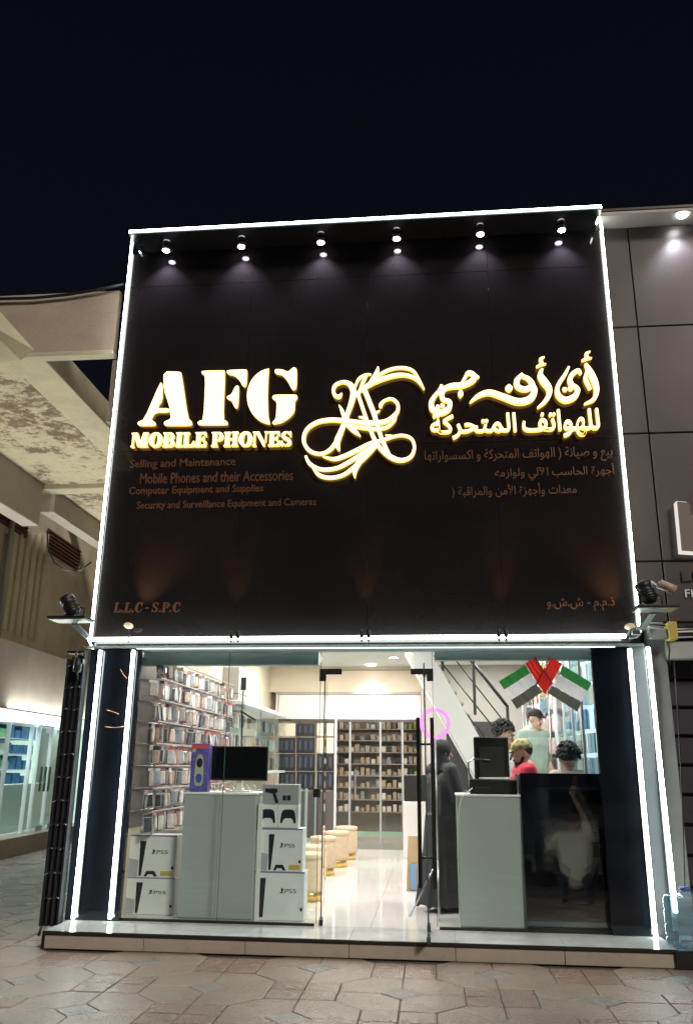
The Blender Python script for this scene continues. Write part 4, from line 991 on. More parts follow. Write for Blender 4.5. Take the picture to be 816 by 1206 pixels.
# bag hanging & small things by the counter
t = thing('paper_bag', (P(484, 1010, 3.0).x, 3.0, F0 + .35), 'tan and blue shopping bag standing behind the door handles', 'bag')
a = P(478, 1035, 3.0); c = P(492, 985, 3.0)
MB().hexa([(a.x, 3.0, F0), (c.x, 3.0, F0), (c.x, 3.14, F0), (a.x, 3.14, F0)], [(a.x + .03, 3.03, c.z), (c.x, 3.03, c.z), (c.x, 3.1, c.z), (a.x + .03, 3.1, c.z)]).build('bag_body', mat('kraft_paper', (.50, .36, .20), .7), t)
MB().box(a.x + .05, c.x - .02, 2.985, 2.995, F0 + .02, F0 + .3).build('blue_print', mat('denim_blue', (.20, .35, .55), .6), t)
# flags on the glass
def flag(name, quads, pole, lbl):
    c0 = P(*pole[0], .585)
    t = thing('crossed_flag', (c0.x, .585, c0.z), lbl, 'flag', 'crossed flags on the glass')
    for k, (nm, m, pts) in enumerate(quads):
        mb = MB()
        n_ = 8; O_ = .590 - (.004 if name else 0)
        q4 = [P(x, y, O_) for x, y in pts]
        top = []; bot = []
        for i in range(n_ + 1):
            u = i / n_; wv = .006 * math.sin(u * 9 + k)
            top.append(q4[0].lerp(q4[1], u) + Vector((0, -abs(wv), 0))); bot.append(q4[3].lerp(q4[2], u) + Vector((0, -abs(wv), 0)))
        vs2 = top + bot + [v + Vector((0, .002, 0)) for v in top + bot]; N2 = 2 * (n_ + 1)
        fs = []
        for i in range(n_):
            A0, B0 = i, n_ + 1 + i
            fs += [(A0, A0 + 1, B0 + 1, B0), (N2 + B0, N2 + B0 + 1, N2 + A0 + 1, N2 + A0), (A0 + 1, A0, N2 + A0, N2 + A0 + 1), (B0, B0 + 1, N2 + B0 + 1, N2 + B0)]
        fs += [(0, n_ + 1, N2 + n_ + 1, N2), (n_, N2 + n_, N2 + 2 * n_ + 1, 2 * n_ + 1)]
        mb.add(vs2, fs, False); mb.build(nm, m, t)
    MB().tube([P(*pole[0], .580), P(*pole[1], .580)], .005, 6).build('pole', M_blackm, t)
def cloth(n_, c):
    m = mat(n_, c, .6, var=.08, vs_=8); t = m.node_tree; tr = t.nodes.new('ShaderNodeBsdfTranslucent'); mx = t.nodes.new('ShaderNodeMixShader'); mx.inputs[0].default_value = .5
    tr.inputs[0].default_value = rgb(c); o = [x for x in t.nodes if x.type == 'OUTPUT_MATERIAL'][0]
    t.links.new(t.nodes['Principled BSDF'].outputs[0], mx.inputs[1]); t.links.new(tr.outputs[0], mx.inputs[2]); t.links.new(mx.outputs[0], o.inputs[0]); return m
M_fr, M_fg, M_fw, M_fb = cloth('flag_red', (.88, .045, .04)), cloth('flag_green', (.06, .40, .11)), cloth('flag_white', (.82, .82, .84)), cloth('flag_black', (.20, .205, .18))
S_ = 140 / 816
z_ = lambda x, y: (575 + x * S_, 770 + y * S_)
flag(0, [('red_band', M_fr, [z_(250, 65), z_(320, 25), z_(440, 200), z_(385, 275)]),
         ('green_band', M_fg, [z_(70, 190), z_(252, 78), z_(285, 132), z_(108, 245)]),
         ('white_band', M_fw, [z_(108, 247), z_(286, 135), z_(326, 200), z_(155, 318)]),
         ('black_band', M_fb, [z_(155, 320), z_(326, 204), z_(372, 262), z_(195, 380)])], (z_(320, 25), z_(446, 212)), 'crossed flag of red, green, white and black hanging towards the stair railing')
flag(1, [('red_band', M_fr, [z_(430, 25), z_(505, 70), z_(392, 272), z_(330, 205)]),
         ('green_band', M_fg, [z_(508, 78), z_(706, 200), z_(680, 255), z_(484, 140)]),
         ('white_band', M_fw, [z_(482, 144), z_(678, 258), z_(640, 330), z_(442, 215)]),
         ('black_band', M_fb, [z_(440, 220), z_(636, 334), z_(608, 398), z_(404, 268)])], (z_(420, 25), z_(328, 212)), 'crossed flag of red, green, white and black hanging towards the dark column')

# ================================================================ people
def remesh(mb, name, m, vox, smooth=6, parent=None):
    o = mb.build('tmp', m)
    md = o.modifiers.new('r', 'REMESH'); md.mode = 'VOXEL'; md.voxel_size = vox; md.use_smooth_shade = True
    ms = o.modifiers.new('s', 'SMOOTH'); ms.factor = .5; ms.iterations = smooth
    bpy.context.view_layer.update()
    me = bpy.data.meshes.new_from_object(o.evaluated_get(bpy.context.evaluated_depsgraph_get()))
    me.name = name; bpy.data.objects.remove(o)
    r = bpy.data.objects.new(name, me); COL.objects.link(r)
    if parent: r.parent = parent
    return r
def cap(mb, a, b, ra, rb, n=10):
    a, b = Vector(a), Vector(b)
    mb.tube([a, a.lerp(b, .5), b], [ra, (ra + rb) / 2, rb], n); mb.ball(a, ra, n=n, m=6); mb.ball(b, rb, n=n, m=6)
def hand(mb, w_, dirv, side, scale=1.0):
    w_ = Vector(w_); d = Vector(dirv).normalized(); s = Vector((side, 0, 0)); s = (s - d * s.dot(d)).normalized() if abs(d.x) < .95 else Vector((0, side, 0))
    n_ = d.cross(s).normalized()
    pm = w_ + d * .05
    cap(mb, w_, w_ + d * .085, .024, .030)
    for k in range(4):
        o = s * ((k - 1.5) * .019); L = (.060, .072, .068, .052)[k]
        k1 = w_ + d * .09 + o; k2 = k1 + d * L * .55 + n_ * .008; k3 = k2 + d * L * .4 + n_ * .02
        cap(mb, k1, k2, .0095, .0085, 8); cap(mb, k2, k3, .0085, .007, 8)
    t0 = w_ + d * .03 - s * .025; cap(mb, t0, t0 + d * .035 - s * .025, .012, .010, 8); cap(mb, t0 + d * .035 - s * .025, t0 + d * .065 - s * .03 + n_ * .01, .010, .008, 8)
M_skin = mat('skin', (.42, .25, .17), .5, var=.08, vs_=12)
M_skin2 = mat('skin_light', (.52, .34, .25), .5, var=.08, vs_=12)
M_hair = mat('dark_hair', (.012, .010, .009), .55, bump=.6, bs=160)
M_beard = mat('beard_hair', (.022, .014, .010), .7, bump=.6, bs=200)
def hairkeep(p): return p.z > .075 or (p.z > -.012 and p.y > -.01) or p.y > .04
def person(loc, rz, label, J, skin, garments, hair=None, sc=1.0, headpitch=0.0, headyaw=0.0, extra=None, hs=1.0, bulk=.016):
    t = thing('person', loc, label, 'person'); t.rotation_euler = (0, 0, rz); t.scale = (sc, sc, sc)
    D = dict(pel=(0, 0, .95), ches=(0, 0, 1.28), neck=(0, .01, 1.45), head=(0, -.02, 1.60))
    for s, n_ in ((1, 'R'), (-1, 'L')):
        D.update({'sh' + n_: (.185 * s, 0, 1.41), 'el' + n_: (.25 * s, .03, 1.13), 'wr' + n_: (.24 * s, -.12, .90), 'hd' + n_: (0, -.5, -1), 'hip' + n_: (.09 * s, 0, .92), 'kn' + n_: (.10 * s, -.02, .50), 'an' + n_: (.10 * s, .03, .08), 'toe' + n_: (.12 * s, -.14, .035)})
    D.update(J); D = {k: Vector(v) for k, v in D.items()}
    mb = MB()
    def torso(m, g):
        up = (D['ches'] - D['pel']).normalized(); sd = (D['shR'] - D['shL']).normalized()
        for u in (-.07, -.035, 0, .035, .07): cap(m, D['pel'] + sd * u, D['ches'] + sd * u * 1.5, .105 + g, .112 + g)
        c = D['ches'] + up * .10
        cap(m, D['shL'] + (c - D['shL']) * .15, D['shR'] + (c - D['shR']) * .15, .062 + g, .062 + g)
        cap(m, D['ches'], D['neck'] - up * .07, .12 + g, .07 + g)
    torso(mb, 0)
    cap(mb, D['neck'] - Vector((0, 0, .05)), D['head'] - Vector((0, 0, .04)), .055, .052)
    hr = Matrix.Rotation(headyaw, 3, 'Z') @ Matrix.Rotation(headpitch, 3, 'X')
    hc = D['head']; hp = lambda x, y, z: hc + hr @ Vector((x * hs, y * hs, z * hs))
    mb.ball(hp(0, .01, .025), .077 * hs, .096 * hs, .098 * hs, 16, 12, hr); mb.ball(hp(0, -.022, -.045), .058 * hs, .068 * hs, .070 * hs, 14, 10, hr)
    cap(mb, hp(0, -.092, .014), hp(0, -.120, -.024), .012, .017, 8); cap(mb, hp(-.035, -.075, .032), hp(.035, -.075, .032), .014, .014, 8)
    cap(mb, hp(-.022, -.086, -.052), hp(.022, -.086, -.052), .008, .008, 8); mb.ball(hp(0, -.078, -.098), .022, .018, .018)
    for s in (-1, 1): mb.ball(hp(.080 * s, .012, .0), .012, .022, .034, 10, 8, hr)
    for n_, s in (('R', 1), ('L', -1)):
        cap(mb, D['sh' + n_], D['el' + n_], .050, .040); cap(mb, D['el' + n_], D['wr' + n_], .040, .026); hand(mb, D['wr' + n_], D['hd' + n_], s)
        cap(mb, D['hip' + n_], D['kn' + n_], .085, .058); cap(mb, D['kn' + n_], D['an' + n_], .056, .038)
        cap(mb, D['an' + n_] + Vector((0, .02, -.03)), D['toe' + n_], .038, .032)
    body = remesh(mb, 'body', skin, .0085, 4, t)
    for s in (-1, 1):
        e = MB().ball(hp(.030 * s, -.079, .006), .0125, .010, .010, 10, 8).build('eye', mat('eye_white', (.6, .58, .55), .2)); e.parent = t
        eb = MB(); cap(eb, hp(.014 * s, -.098, .034), hp(.046 * s, -.082, .036), .0055, .004, 6); eo = eb.build('eyebrow', M_hair); eo.parent = t
        e2 = MB().ball(hp(.030 * s, -.087, .006), .006, .004, .006, 8, 6).build('iris', mat('iris_dark', (.02, .012, .01), .1)); e2.parent = t
    lb = MB(); cap(lb, hp(-.020, -.094, -.054), hp(.020, -.094, -.054), .005, .005, 6); lo_ = lb.build('lips', mat('lip_tone', (.30, .12, .09), .5)); lo_.parent = t
    for g in garments:
        m = MB()
        if g[0] == 'shirt':
            torso(m, bulk)
            up = (D['ches'] - D['pel']).normalized(); cap(m, D['pel'] - up * .06, D['pel'] + up * .05, .125, .13)
            for n_ in 'RL':
                e = D['el' + n_] if not g[3] else D['sh' + n_].lerp(D['el' + n_], .62)
                cap(m, D['sh' + n_], e, .066, .062)
                if not g[3]: cap(m, D['el' + n_], D['el' + n_].lerp(D['wr' + n_], .9), .056, .042)
        elif g[0] == 'trousers':
            for n_ in 'RL':
                cap(m, D['hip' + n_], D['kn' + n_], .102, .075); cap(m, D['kn' + n_], D['an' + n_] + Vector((0, 0, .02)), .073, .06)
            cap(m, D['hipL'], D['hipR'], .115, .115)
        elif g[0] == 'shoes':
            for n_ in 'RL': cap(m, D['an' + n_] + Vector((0, .03, -.035)), D['toe' + n_] + Vector((0, -.02, .002)), .045, .038)
        elif g[0] == 'custom': g[3](m, D, hp)
        remesh(m, g[1], g[2], .010, 12, t)
    if hair == 'short' or hair == 'curly' or hair == 'cap':
        m = MB(); m.ball(hp(0, .020, .040), .084 * hs, .098 * hs, .094 * hs, 16, 12, hr)
        if hair == 'curly':
            rr_ = random.Random(3)
            for _ in range(380):
                th = rr_.uniform(0, math.pi * .62); ph = rr_.uniform(0, 6.283)
                kk = rr_.uniform(1.0, 1.28); m.ball(hp(.092 * kk * math.sin(th) * math.cos(ph), .028 + .105 * kk * math.sin(th) * math.sin(ph), .048 + .10 * kk * math.cos(th)), rr_.uniform(.007, .017), n=8, m=6)
        # trim: keep above brow line by moving lower front in
        m.v = [tuple(v) if hairkeep(hr.transposed() @ (Vector(v) - hc)) else tuple(hp(0, .03, .02)) for v in m.v]
        h = remesh(m, 'hair', M_hair, .005, 1, t)
    if extra: extra(t, D, hp, hr)
    return t
def cap_hat(m_crown, m_brim):
    def f(t, D, hp, hr):
        m = MB(); hs = (hp(1, 0, 0) - D['head']).length; m.ball(hp(0, .014, .062), .090 * hs, .108 * hs, .082 * hs, 18, 12, hr); m.v = [tuple(v) if (hr.transposed() @ (Vector(v) - D['head'])).z > .035 * hs else tuple(hp(0, .014, .05)) for v in m.v]
        o = remesh(m, 'cap', m_crown, .006, 2, t)
        b = MB(); pts = []
        for i in range(11):
            a_ = math.pi * (1 + i / 10); pts.append((.075 * math.cos(a_), -.07 + .085 * math.sin(a_)))
        b.v = [tuple(hp(x, y, .055 - .25 * max(0, -y - .07) )) for x, y in pts] + [tuple(hp(x, y, .049 - .25 * max(0, -y - .07))) for x, y in pts]
        n = len(pts); b.f = [tuple(range(n)), tuple(range(2 * n - 1, n - 1, -1))] + [(i, (i + 1) % n, n + (i + 1) % n, n + i) for i in range(n)]; b.sm = [False] * len(b.f)
        bo = b.build('brim', m_brim); bo.parent = t
    return f
def beard(t, D, hp, hr):
    m = MB(); m.ball(hp(0, -.045, -.09), .062, .062, .070, 14, 10, hr); cap(m, hp(.058, -.01, -.03), hp(.040, -.05, -.085), .018, .022); cap(m, hp(-.058, -.01, -.03), hp(-.040, -.05, -.085), .018, .022)
    cap(m, hp(-.028, -.092, -.038), hp(.028, -.092, -.038), .008, .008)
    remesh(m, 'beard', M_beard, .006, 2, t)
M_red = mat('red_shirt', (.58, .03, .06), .75, var=.15, vs_=8, bump=.3, bs=25)
M_camo = mat('camouflage_cap', (.42, .36, .16), .8, col2=(.16, .17, .07), vs_=22, contrast=(.45, .55))
M_jean = mat('dark_trousers', (.03, .035, .05), .8, var=.2)
M_shoe = mat('black_shoes', (.02, .02, .02), .4)
# seller in red shirt, profile to the left
h = P(614, 888, 1.85)
def ex1(t, D, hp, hr): cap_hat(M_camo, M_camo)(t, D, hp, hr); beard(t, D, hp, hr)
s_ = (h.z - F0) / 1.60
person((h.x + .02, 1.85, F0), math.radians(-82), 'bearded person in red shirt and camouflage cap looking down at the counter', dict(elR=(.27, -.12, 1.17), wrR=(.18, -.34, 1.10), hdR=(0, -1, -.1), elL=(-.27, -.10, 1.17), wrL=(-.16, -.34, 1.10), hdL=(0, -1, -.1)), M_skin2,
       [('shirt', 'shirt', M_red, True), ('trousers', 'trousers', M_jean, 0), ('shoes', 'shoes', M_shoe, 0)], 'cap', s_, .22, 0, ex1, 1.18, .045)
# person in pale green shirt standing higher at the back
h = P(630, 848, 3.6); fz_ = h.z - 1.60
plat = thing('step_stool', (h.x, 3.6, F0), 'grey platform under the person in the pale green shirt', 'platform')
MB().bev(h.x - .3, h.x + .3, 3.35, 3.85, F0, fz_, .01).build('body', M_wallg, plat)
person((h.x, 3.6, fz_ + .005), math.radians(8), 'person in pale green shirt and dark cap looking down by the colourful packs', dict(elR=(.26, .0, 1.13), wrR=(.12, -.2, 1.05), elL=(-.26, .0, 1.13), wrL=(-.12, -.2, 1.05)), M_skin2,
       [('shirt', 'shirt', mat('pale_green_shirt', (.36, .46, .40), .8, var=.12, vs_=6), True), ('trousers', 'trousers', M_jean, 0), ('shoes', 'shoes', M_shoe, 0)], 'short', 1.0, .12, .5, cap_hat(mat('dark_cap', (.03, .025, .03), .8), MC.get('dark_cap') or M_blackm))
# dark haired person behind the monitor
h = P(592, 868, 2.9); s_ = (h.z - F0) / 1.60
person((h.x, 2.9, F0), math.radians(60), 'person with dark bushy hair mostly hidden behind the right monitor', {}, M_skin,
       [('shirt', 'shirt', mat('white_tee', (.6, .56, .55), .8), True), ('trousers', 'trousers', M_jean, 0), ('shoes', 'shoes', M_shoe, 0)], 'curly', s_, .2, hs=1.1)
# curly haired person seen from behind
h = P(669, 895, 1.55); s_ = (h.z - F0) / 1.60
person((h.x, 1.55, F0), math.radians(180), 'person with curly dark hair seen from behind above the black counter', {}, M_skin,
       [('shirt', 'shirt', mat('beige_tee', (.5, .43, .36), .8), True), ('trousers', 'trousers', M_jean, 0), ('shoes', 'shoes', M_shoe, 0)], 'curly', s_, .15, hs=1.18, bulk=.03)
# robed customer
M_robe = mat('black_robe', (.045, .045, .052), .7, var=.4, vs_=5, bump=.9, bs=7)
def robe(m, D, hp):
    for u in (-.07, 0, .07): cap(m, D['pel'] + Vector((u, 0, 0)), D['ches'] + Vector((u * 1.3, 0, 0)), .15, .13)
    m.tube([(0, 0, .95), (0, .01, .6), (0, .02, .3), (0, .03, .05)], [.19, .215, .25, .29], 22)
    for k in range(9):
        a_ = k * .7; cap(m, (.15 * math.cos(a_), .15 * math.sin(a_), .9), (.275 * math.cos(a_), .03 + .275 * math.sin(a_), .06), .02, .03)
    for n_ in 'RL':
        cap(m, D['sh' + n_], D['el' + n_], .085, .085); cap(m, D['el' + n_], D['wr' + n_], .08, .075)
def scarf(m, D, hp):
    m.ball(hp(0, .02, .03), .098, .112, .112, 16, 12); cap(m, hp(0, .03, -.03), D['neck'] + Vector((0, .01, -.05)), .09, .12)
    cap(m, D['shL'] * .8 + Vector((0, 0, .28)), D['shR'] * .8 + Vector((0, 0, .28)), .075, .075)
h = P(527, 886, 1.75); s_ = (h.z - F0) / 1.60
person((P(522, 1000, 1.75).x, 1.75, F0), math.radians(120), 'person in long black robe and headscarf standing at the right desk', dict(elR=(.24, -.08, 1.14), wrR=(.16, -.28, 1.10), hdR=(0, -1, 0), elL=(-.24, -.05, 1.14), wrL=(-.15, -.27, 1.12), hdL=(0, -1, 0)), M_skin2,
       [('custom', 'robe', M_robe, robe), ('custom', 'headscarf', mat('black_scarf', (.028, .027, .032), .8, bump=.3, bs=20), scarf), ('shoes', 'shoes', M_shoe, 0)], None, s_, .15)

# the crouching person and parked car mirrored in the black panel
cx_, cy_ = 1.93, -2.85
person((cx_ - .10, cy_, 0), math.radians(12), 'person in pale T shirt crouching on the pavement with one arm raised', dict(
    pel=(0, .05, .36), ches=(0, -.06, .66), neck=(0, -.10, .83), head=(0, -.15, .97), shR=(.19, -.08, .79), shL=(-.19, -.08, .79), elR=(.14, -.20, 1.04), wrR=(.03, -.22, 1.28), hdR=(0, -.1, 1),
    elL=(-.36, -.14, .60), wrL=(-.30, -.36, .54), hdL=(0, -1, -.2), hipR=(.10, .05, .32), hipL=(-.10, .05, .32), knR=(.22, -.36, .48), knL=(-.22, -.36, .48), anR=(.16, -.10, .09), anL=(-.16, -.10, .09), toeR=(.18, -.26, .035), toeL=(-.18, -.26, .035)), M_skin,
    [('shirt', 'shirt', mat('pale_tee', (.70, .64, .55), .8), True), ('trousers', 'trousers', M_jean, 0), ('shoes', 'shoes', M_shoe, 0)], 'short', 1.02, .1)
# ================================================================ outside left: folded gate, lamps, neighbour building
gate = thing('folding_gate', (-3.62, .6, 0), 'folded black metal scissor gate standing against the left column', 'gate')
M_gate = mat('gate_black_paint', (.022, .022, .028), .4, var=.3, vs_=12)
bars = [(-3.482 - .027 * k, .50 + (.05 if k % 2 else -.03)) for k in range(7)]
for k, (x, y) in enumerate(bars):
    zt2 = 2.62 - .01 * k
    MB().bev(x - .0115, x + .0115, y - .03, y + .06, .10, zt2, .003).build('bar', M_gate, gate)
for r in range(11):
    z = .34 + r * .215
    for k in range(6):
        (x0, y0), (x1, y1) = bars[k], bars[k + 1]
        MB().tube([(x0, min(y0, y1) - .034, z), (x1, min(y0, y1) - .034, z + .012 * (-1) ** k)], .0045, 6).build('link', M_alu if (k + r) % 3 == 0 else M_gate, gate)
MB().bev(-3.66, -3.475, .43, .57, 2.615, 2.64, .003).build('head_rail', M_gate, gate)
for x in (-3.64, -3.50):
    MB().tube([(x, .48, .10), (x - .02, .48, .015)], .012, 8).build('foot_rod', M_gate, gate)

def flood(name, px, py, Yp, lbl, flip, warm=False):
    # bracket plate on an arm with a black round lamp on it
    c = P(px, py, Yp); t = thing('flood_lamp', (c.x, Yp, c.z), lbl, 'flood lamp', 'flood lamps on arms at the sign corners')
    MB().bev(c.x - .19, c.x + .19, Yp - .13, Yp + .13, c.z - .012, c.z + .012, .004).build('plate', M_blackm, t)
    MB().bev(c.x - .18, c.x + .18, Yp - .12, Yp + .12, c.z - .022, c.z - .013, .003).build('plate_underside', M_alu, t)
    xe = xl_ - .01 if flip < 0 else xr_ + .01
    MB().hexa([(c.x - .03, Yp + .10, c.z - .04), (c.x + .03, Yp + .10, c.z - .04), (xe + .03, PY - .02, c.z - .16), (xe - .03, PY - .02, c.z - .16)],
              [(c.x - .03, Yp + .10, c.z - .023), (c.x + .03, Yp + .10, c.z - .023), (xe + .03, PY - .02, c.z - .13), (xe - .03, PY - .02, c.z - .13)]).build('arm', M_alu, t)
    ax = Vector((.55 * -flip * -1 if flip < 0 else -.25, .15, .8)).normalized()
    b0 = Vector((c.x - .03 * flip, Yp, c.z + .05))
    MB().lathe([(0, 0), (.05, 0), (.065, .02), (.07, .12), (.062, .14), (.075, .15), (.078, .20), (.06, .21), (0, .205)], b0, 20, axis=ax).build('housing', M_blackm, t)
    for k in range(4): MB().lathe([(.072, .03 + .025 * k), (.080, .033 + .025 * k), (.080, .040 + .025 * k), (.072, .043 + .025 * k)], b0, 20, axis=ax).build('fin', M_blackm, t)
    for sd_ in (-1, 1): MB().tube([b0 + Vector((.09 * sd_, 0, -.03)), b0 + Vector((.10 * sd_, 0, .05)), b0 + ax * .09 + Vector((.085 * sd_, 0, 0))], .009, 6).build('yoke', M_blackm, t)
    return t
flood('a', 84, 729, .12, 'black round flood lamp on an arm at the lower left corner of the sign', -1)
fr = flood('b', 771, 716, .20, 'black round flood lamp on an arm at the lower right corner of the sign', 1)
# small bullet camera/lamp (tan) at right
c = P(782, 693, .3)
t = thing('security_camera', c, 'small tan bullet camera tilted beside the right flood lamp', 'camera')
ax = Vector((.85, -.2, -.45))
MB().lathe([(0, 0), (.034, 0), (.038, .01), (.038, .15), (.034, .16), (0, .155)], P(774, 688, .3), 18, axis=ax).build('body', mat('tan_metal', (.42, .33, .26), .4), t)
MB().lathe([(.046, .02), (.046, .17)], P(774, 687, .3), 18, axis=ax).build('sunshield', mat('tan_metal', (.42, .33, .26), .4), t)
MB().tube([P(774, 690, .3), P(767, 685, .35), P(765, 694, .45)], .010, 8).build('bracket', M_steelw, t)
# small black lamp hanging at left beside the gate
c = P(93, 780, .35)
t = thing('wall_lamp', c, 'small black lamp with loose cable hanging beside the folded gate top', 'lamp')
MB().lathe([(0, 0), (.03, 0), (.04, .05), (.04, .13), (0, .14)], P(93, 776, .35), 14, axis=(0, -.1, -1)).build('head', M_blackm, t)
MB().bev(c.x - .04, c.x + .05, .33, .38, P(90, 782, .35).z, P(90, 776, .35).z, .005).build('bracket', M_blackm, t)
MB().tube([P(92, 800, .35), P(91, 790, .35), P(90, 770, .36), P(95, 758, .4), P(104, 765, .45), P(98, 772, .42), P(91, 768, .40)], .007, 6).build('cable', M_blackm, t)

# --- neighbour building on the left
M_conc = mat('cream_concrete', (.52, .47, .34), .8, var=.16, vs_=2.2, bump=.3, bs=18)
M_peel = bpy.data.materials.new('peeling_ceiling'); M_peel.use_nodes = True
n, l = M_peel.node_tree.nodes, M_peel.node_tree.links; b = n['Principled BSDF']; b.inputs['Roughness'].default_value = .85
g = n.new('ShaderNodeNewGeometry'); ns = n.new('ShaderNodeTexNoise'); ns.inputs['Scale'].default_value = 4.6; ns.inputs['Detail'].default_value = 9; ns.inputs['Roughness'].default_value = .80
ns2 = n.new('ShaderNodeTexNoise'); ns2.inputs['Scale'].default_value = .55
l.new(g.outputs['Position'], ns.inputs['Vector']); l.new(g.outputs['Position'], ns2.inputs['Vector'])
ad = n.new('ShaderNodeMath'); ad.operation = 'MULTIPLY_ADD'; ad.inputs[1].default_value = .55; l.new(ns2.outputs[0], ad.inputs[0]); l.new(ns.outputs[0], ad.inputs[2])
r = n.new('ShaderNodeValToRGB'); l.new(ad.outputs[0], r.inputs[0]); e = r.color_ramp.elements
e[0].position = .70; e[0].color = (.56, .51, .37, 1); e[1].position = .90; e[1].color = (.16, .12, .08, 1)
x_ = e.new(.80); x_.color = (.50, .45, .32, 1); x_ = e.new(.83); x_.color = (.26, .20, .14, 1)
l.new(r.outputs[0], b.inputs['Base Color']); bp = n.new('ShaderNodeBump'); bp.inputs['Strength'].default_value = .5; bp.inputs['Distance'].default_value = .03; l.new(ad.outputs[0], bp.inputs['Height']); l.new(bp.outputs[0], b.inputs['Normal'])
M_pinkc = mat('pinkish_render', (.42, .33, .27), .85, var=.15, vs_=1.6, bump=.2)
M_grayw = mat('grey_render', (.44, .41, .37), .85, var=.12, vs_=1.8)
M_beigew = mat('stained_beige_render', (.62, .55, .42), .85, col2=(.42, .34, .23), vs_=1.3, contrast=(.45, .75), bump=.2)
nb = thing('neighbour_building', (-8, 5, 0), 'old cream concrete building with peeling canopy beams and a lit glass shop', 'building')
ZS = 6.20
pA = H(15, 420, ZS); pB = H(60, 571, ZS); xR_ = (H(15, 420, ZS).x + H(120, 518, ZS).x) / 2; xLs = (H(0, 535, ZS).x + H(50, 568, ZS).x) / 2
yn, yf = pA.y, pB.y
MB().box(xLs, xR_, yn, yf, ZS, ZS + .18).build('canopy_slab', M_peel, nb)
xfb = P(134, 412, yn - .10).x
MB().box(-16, xfb, yn - .10, yn - .002, ZS - .02, P(60, 346, yn - .10).z).build('front_beam', M_pinkc, nb)
MB().bev(-16, xfb, yn - .12, yn + .02, ZS - .075, ZS - .022, .008).build('beam_lip', M_conc, nb)
xe2 = H(45, 422, ZS).x
MB().bev(xR_ + .002, xe2 + .12, yn + .022, 13, ZS - .06, ZS + .30, .008).build('canopy_beam', M_conc, nb)
MB().box(xR_ - .10, xR_ - .002, yn + .022, yf, ZS - .05, ZS - .003).build('canopy_trim', M_conc, nb)
MB().bev(xLs - .3, xLs - .002, yn + .022, yf, ZS - .75, ZS + .2, .01).build('canopy_beam', M_grayw, nb)
MB().bev(-16, -3.9, yf + .002, yf + .30, ZS - .08, ZS + .3, .008).build('cross_beam', M_conc, nb)
y2 = yf + 3.2; xl2 = H(70, 580, ZS).x
MB().box(xl2, xR_, yf + .302, y2, ZS + .0, ZS + .18).build('canopy_slab', M_peel, nb)
MB().box(xl2 - .25, xl2 - .002, yf + .302, y2, ZS - .4, ZS + .2).build('canopy_beam', M_grayw, nb)
MB().bev(-16, -3.9, y2 + .002, y2 + .3, P(90, 624, y2).z, ZS + .3, .008).build('cross_beam', M_grayw, nb)
# corner chunk at the picture edge, nearer canopy beam
c0, c1 = P(0, 366, -1.0), P(18, 386, -1.0)
MB().hexa([(c1.x - 4, -1.4, P(0, 404, -1).z), (c1.x - .12, -1.4, P(9, 401, -1).z), (c1.x - .12, -.6, P(9, 401, -1).z), (c1.x - 4, -.6, P(0, 404, -1).z)],
          [(c1.x - 4, -1.4, c0.z + .1), (c1.x - .15, -1.4, c0.z - .02), (c1.x, -.6, P(18, 388, -1).z), (c1.x - 4, -.6, c0.z + .1)]).build('canopy_corner', M_conc, nb)
# pillar next to our sign
MB().box(P(126, 495, yn + .03).x, xfb, yn + .03, yn + .25, P(126, 497, yn + .03).z, ZS - .08).build('stub', M_pinkc, nb)
# depth wall with shop
gA, gB = H(0, 1000, .10), H(70, 985, .10)
dirw = Vector((gB.x - gA.x, gB.y - gA.y, 0)).normalized(); nrm = Vector((dirw.y, -dirw.x, 0))
if nrm.x < 0: nrm = -nrm
W0 = Vector((gA.x, gA.y, 0))
def wp(t, off, z): return W0 + dirw * t + nrm * off + Vector((0, 0, z))
def wbox(t0, t1, o0, o1, z0, z1, nm, m, pa=nb):
    lo = [wp(t0, o0, z0), wp(t0, o1, z0), wp(t1, o1, z0), wp(t1, o0, z0)]; hi = [v + Vector((0, 0, z1 - z0)) for v in lo]
    return MB().hexa(lo, hi).build(nm, m, pa)
def tz(px, py, off=0):
    A_2 = wp(0, off, 0); B_2 = wp(5, off, 0); v = V(px, py, A_2, B_2); return (v - A_2).dot(dirw), v.z
T0, T1 = -7, 16
zf0 = (tz(0, 826, .5)[1] + tz(85, 852, .5)[1]) / 2; zf1 = (tz(0, 757, .5)[1] + tz(85, 774, .5)[1]) / 2
wbox(T0, T1, -.3, .0, zf1 - .1, 7.2, 'upper_wall', M_beigew)
wbox(T0, T1, -.2, .5, zf0, zf1, 'fascia', M_grayw)
M_band = emis('shop_light_band', (.80, .97, 1.0), 2.0)
wbox(T0, T1, .15, .48, zf0 - .16, zf0 - .003, 'light_band', M_band)
wbox(T0, T1, -.05, .3, .0, .30, 'plinth', mat('plinth_stone', (.38, .33, .27), .6, var=.15))
wbox(T0, T1, -2.4, -2.3, .3, 3.2, 'inner_wall', mat('pale_green_wall', (.62, .74, .68), .6))
wbox(T0, T1, -3.3, -.1, 3.0, 3.1, 'inner_ceiling', M_ceil)
wbox(T0, T1, -3.3, -.02, .25, .30, 'inner_floor', M_floor)
zg1 = zf0 - .17
cuts = [T0, -4.5, -2.2, tz(2, 920)[0], tz(30, 920)[0], tz(39, 920)[0], tz(54, 920)[0], tz(66, 920)[0], tz(76, 920)[0], T1 * .8, T1]
for k in range(len(cuts) - 1):
    wbox(cuts[k] + .012, cuts[k + 1] - .012, .02, .03, .302, zg1, 'glass_pane', GLg)
    wbox(cuts[k] - .011, cuts[k] + .011, -.02, .06, .301, zg1, 'glass_mullion', M_steelw)
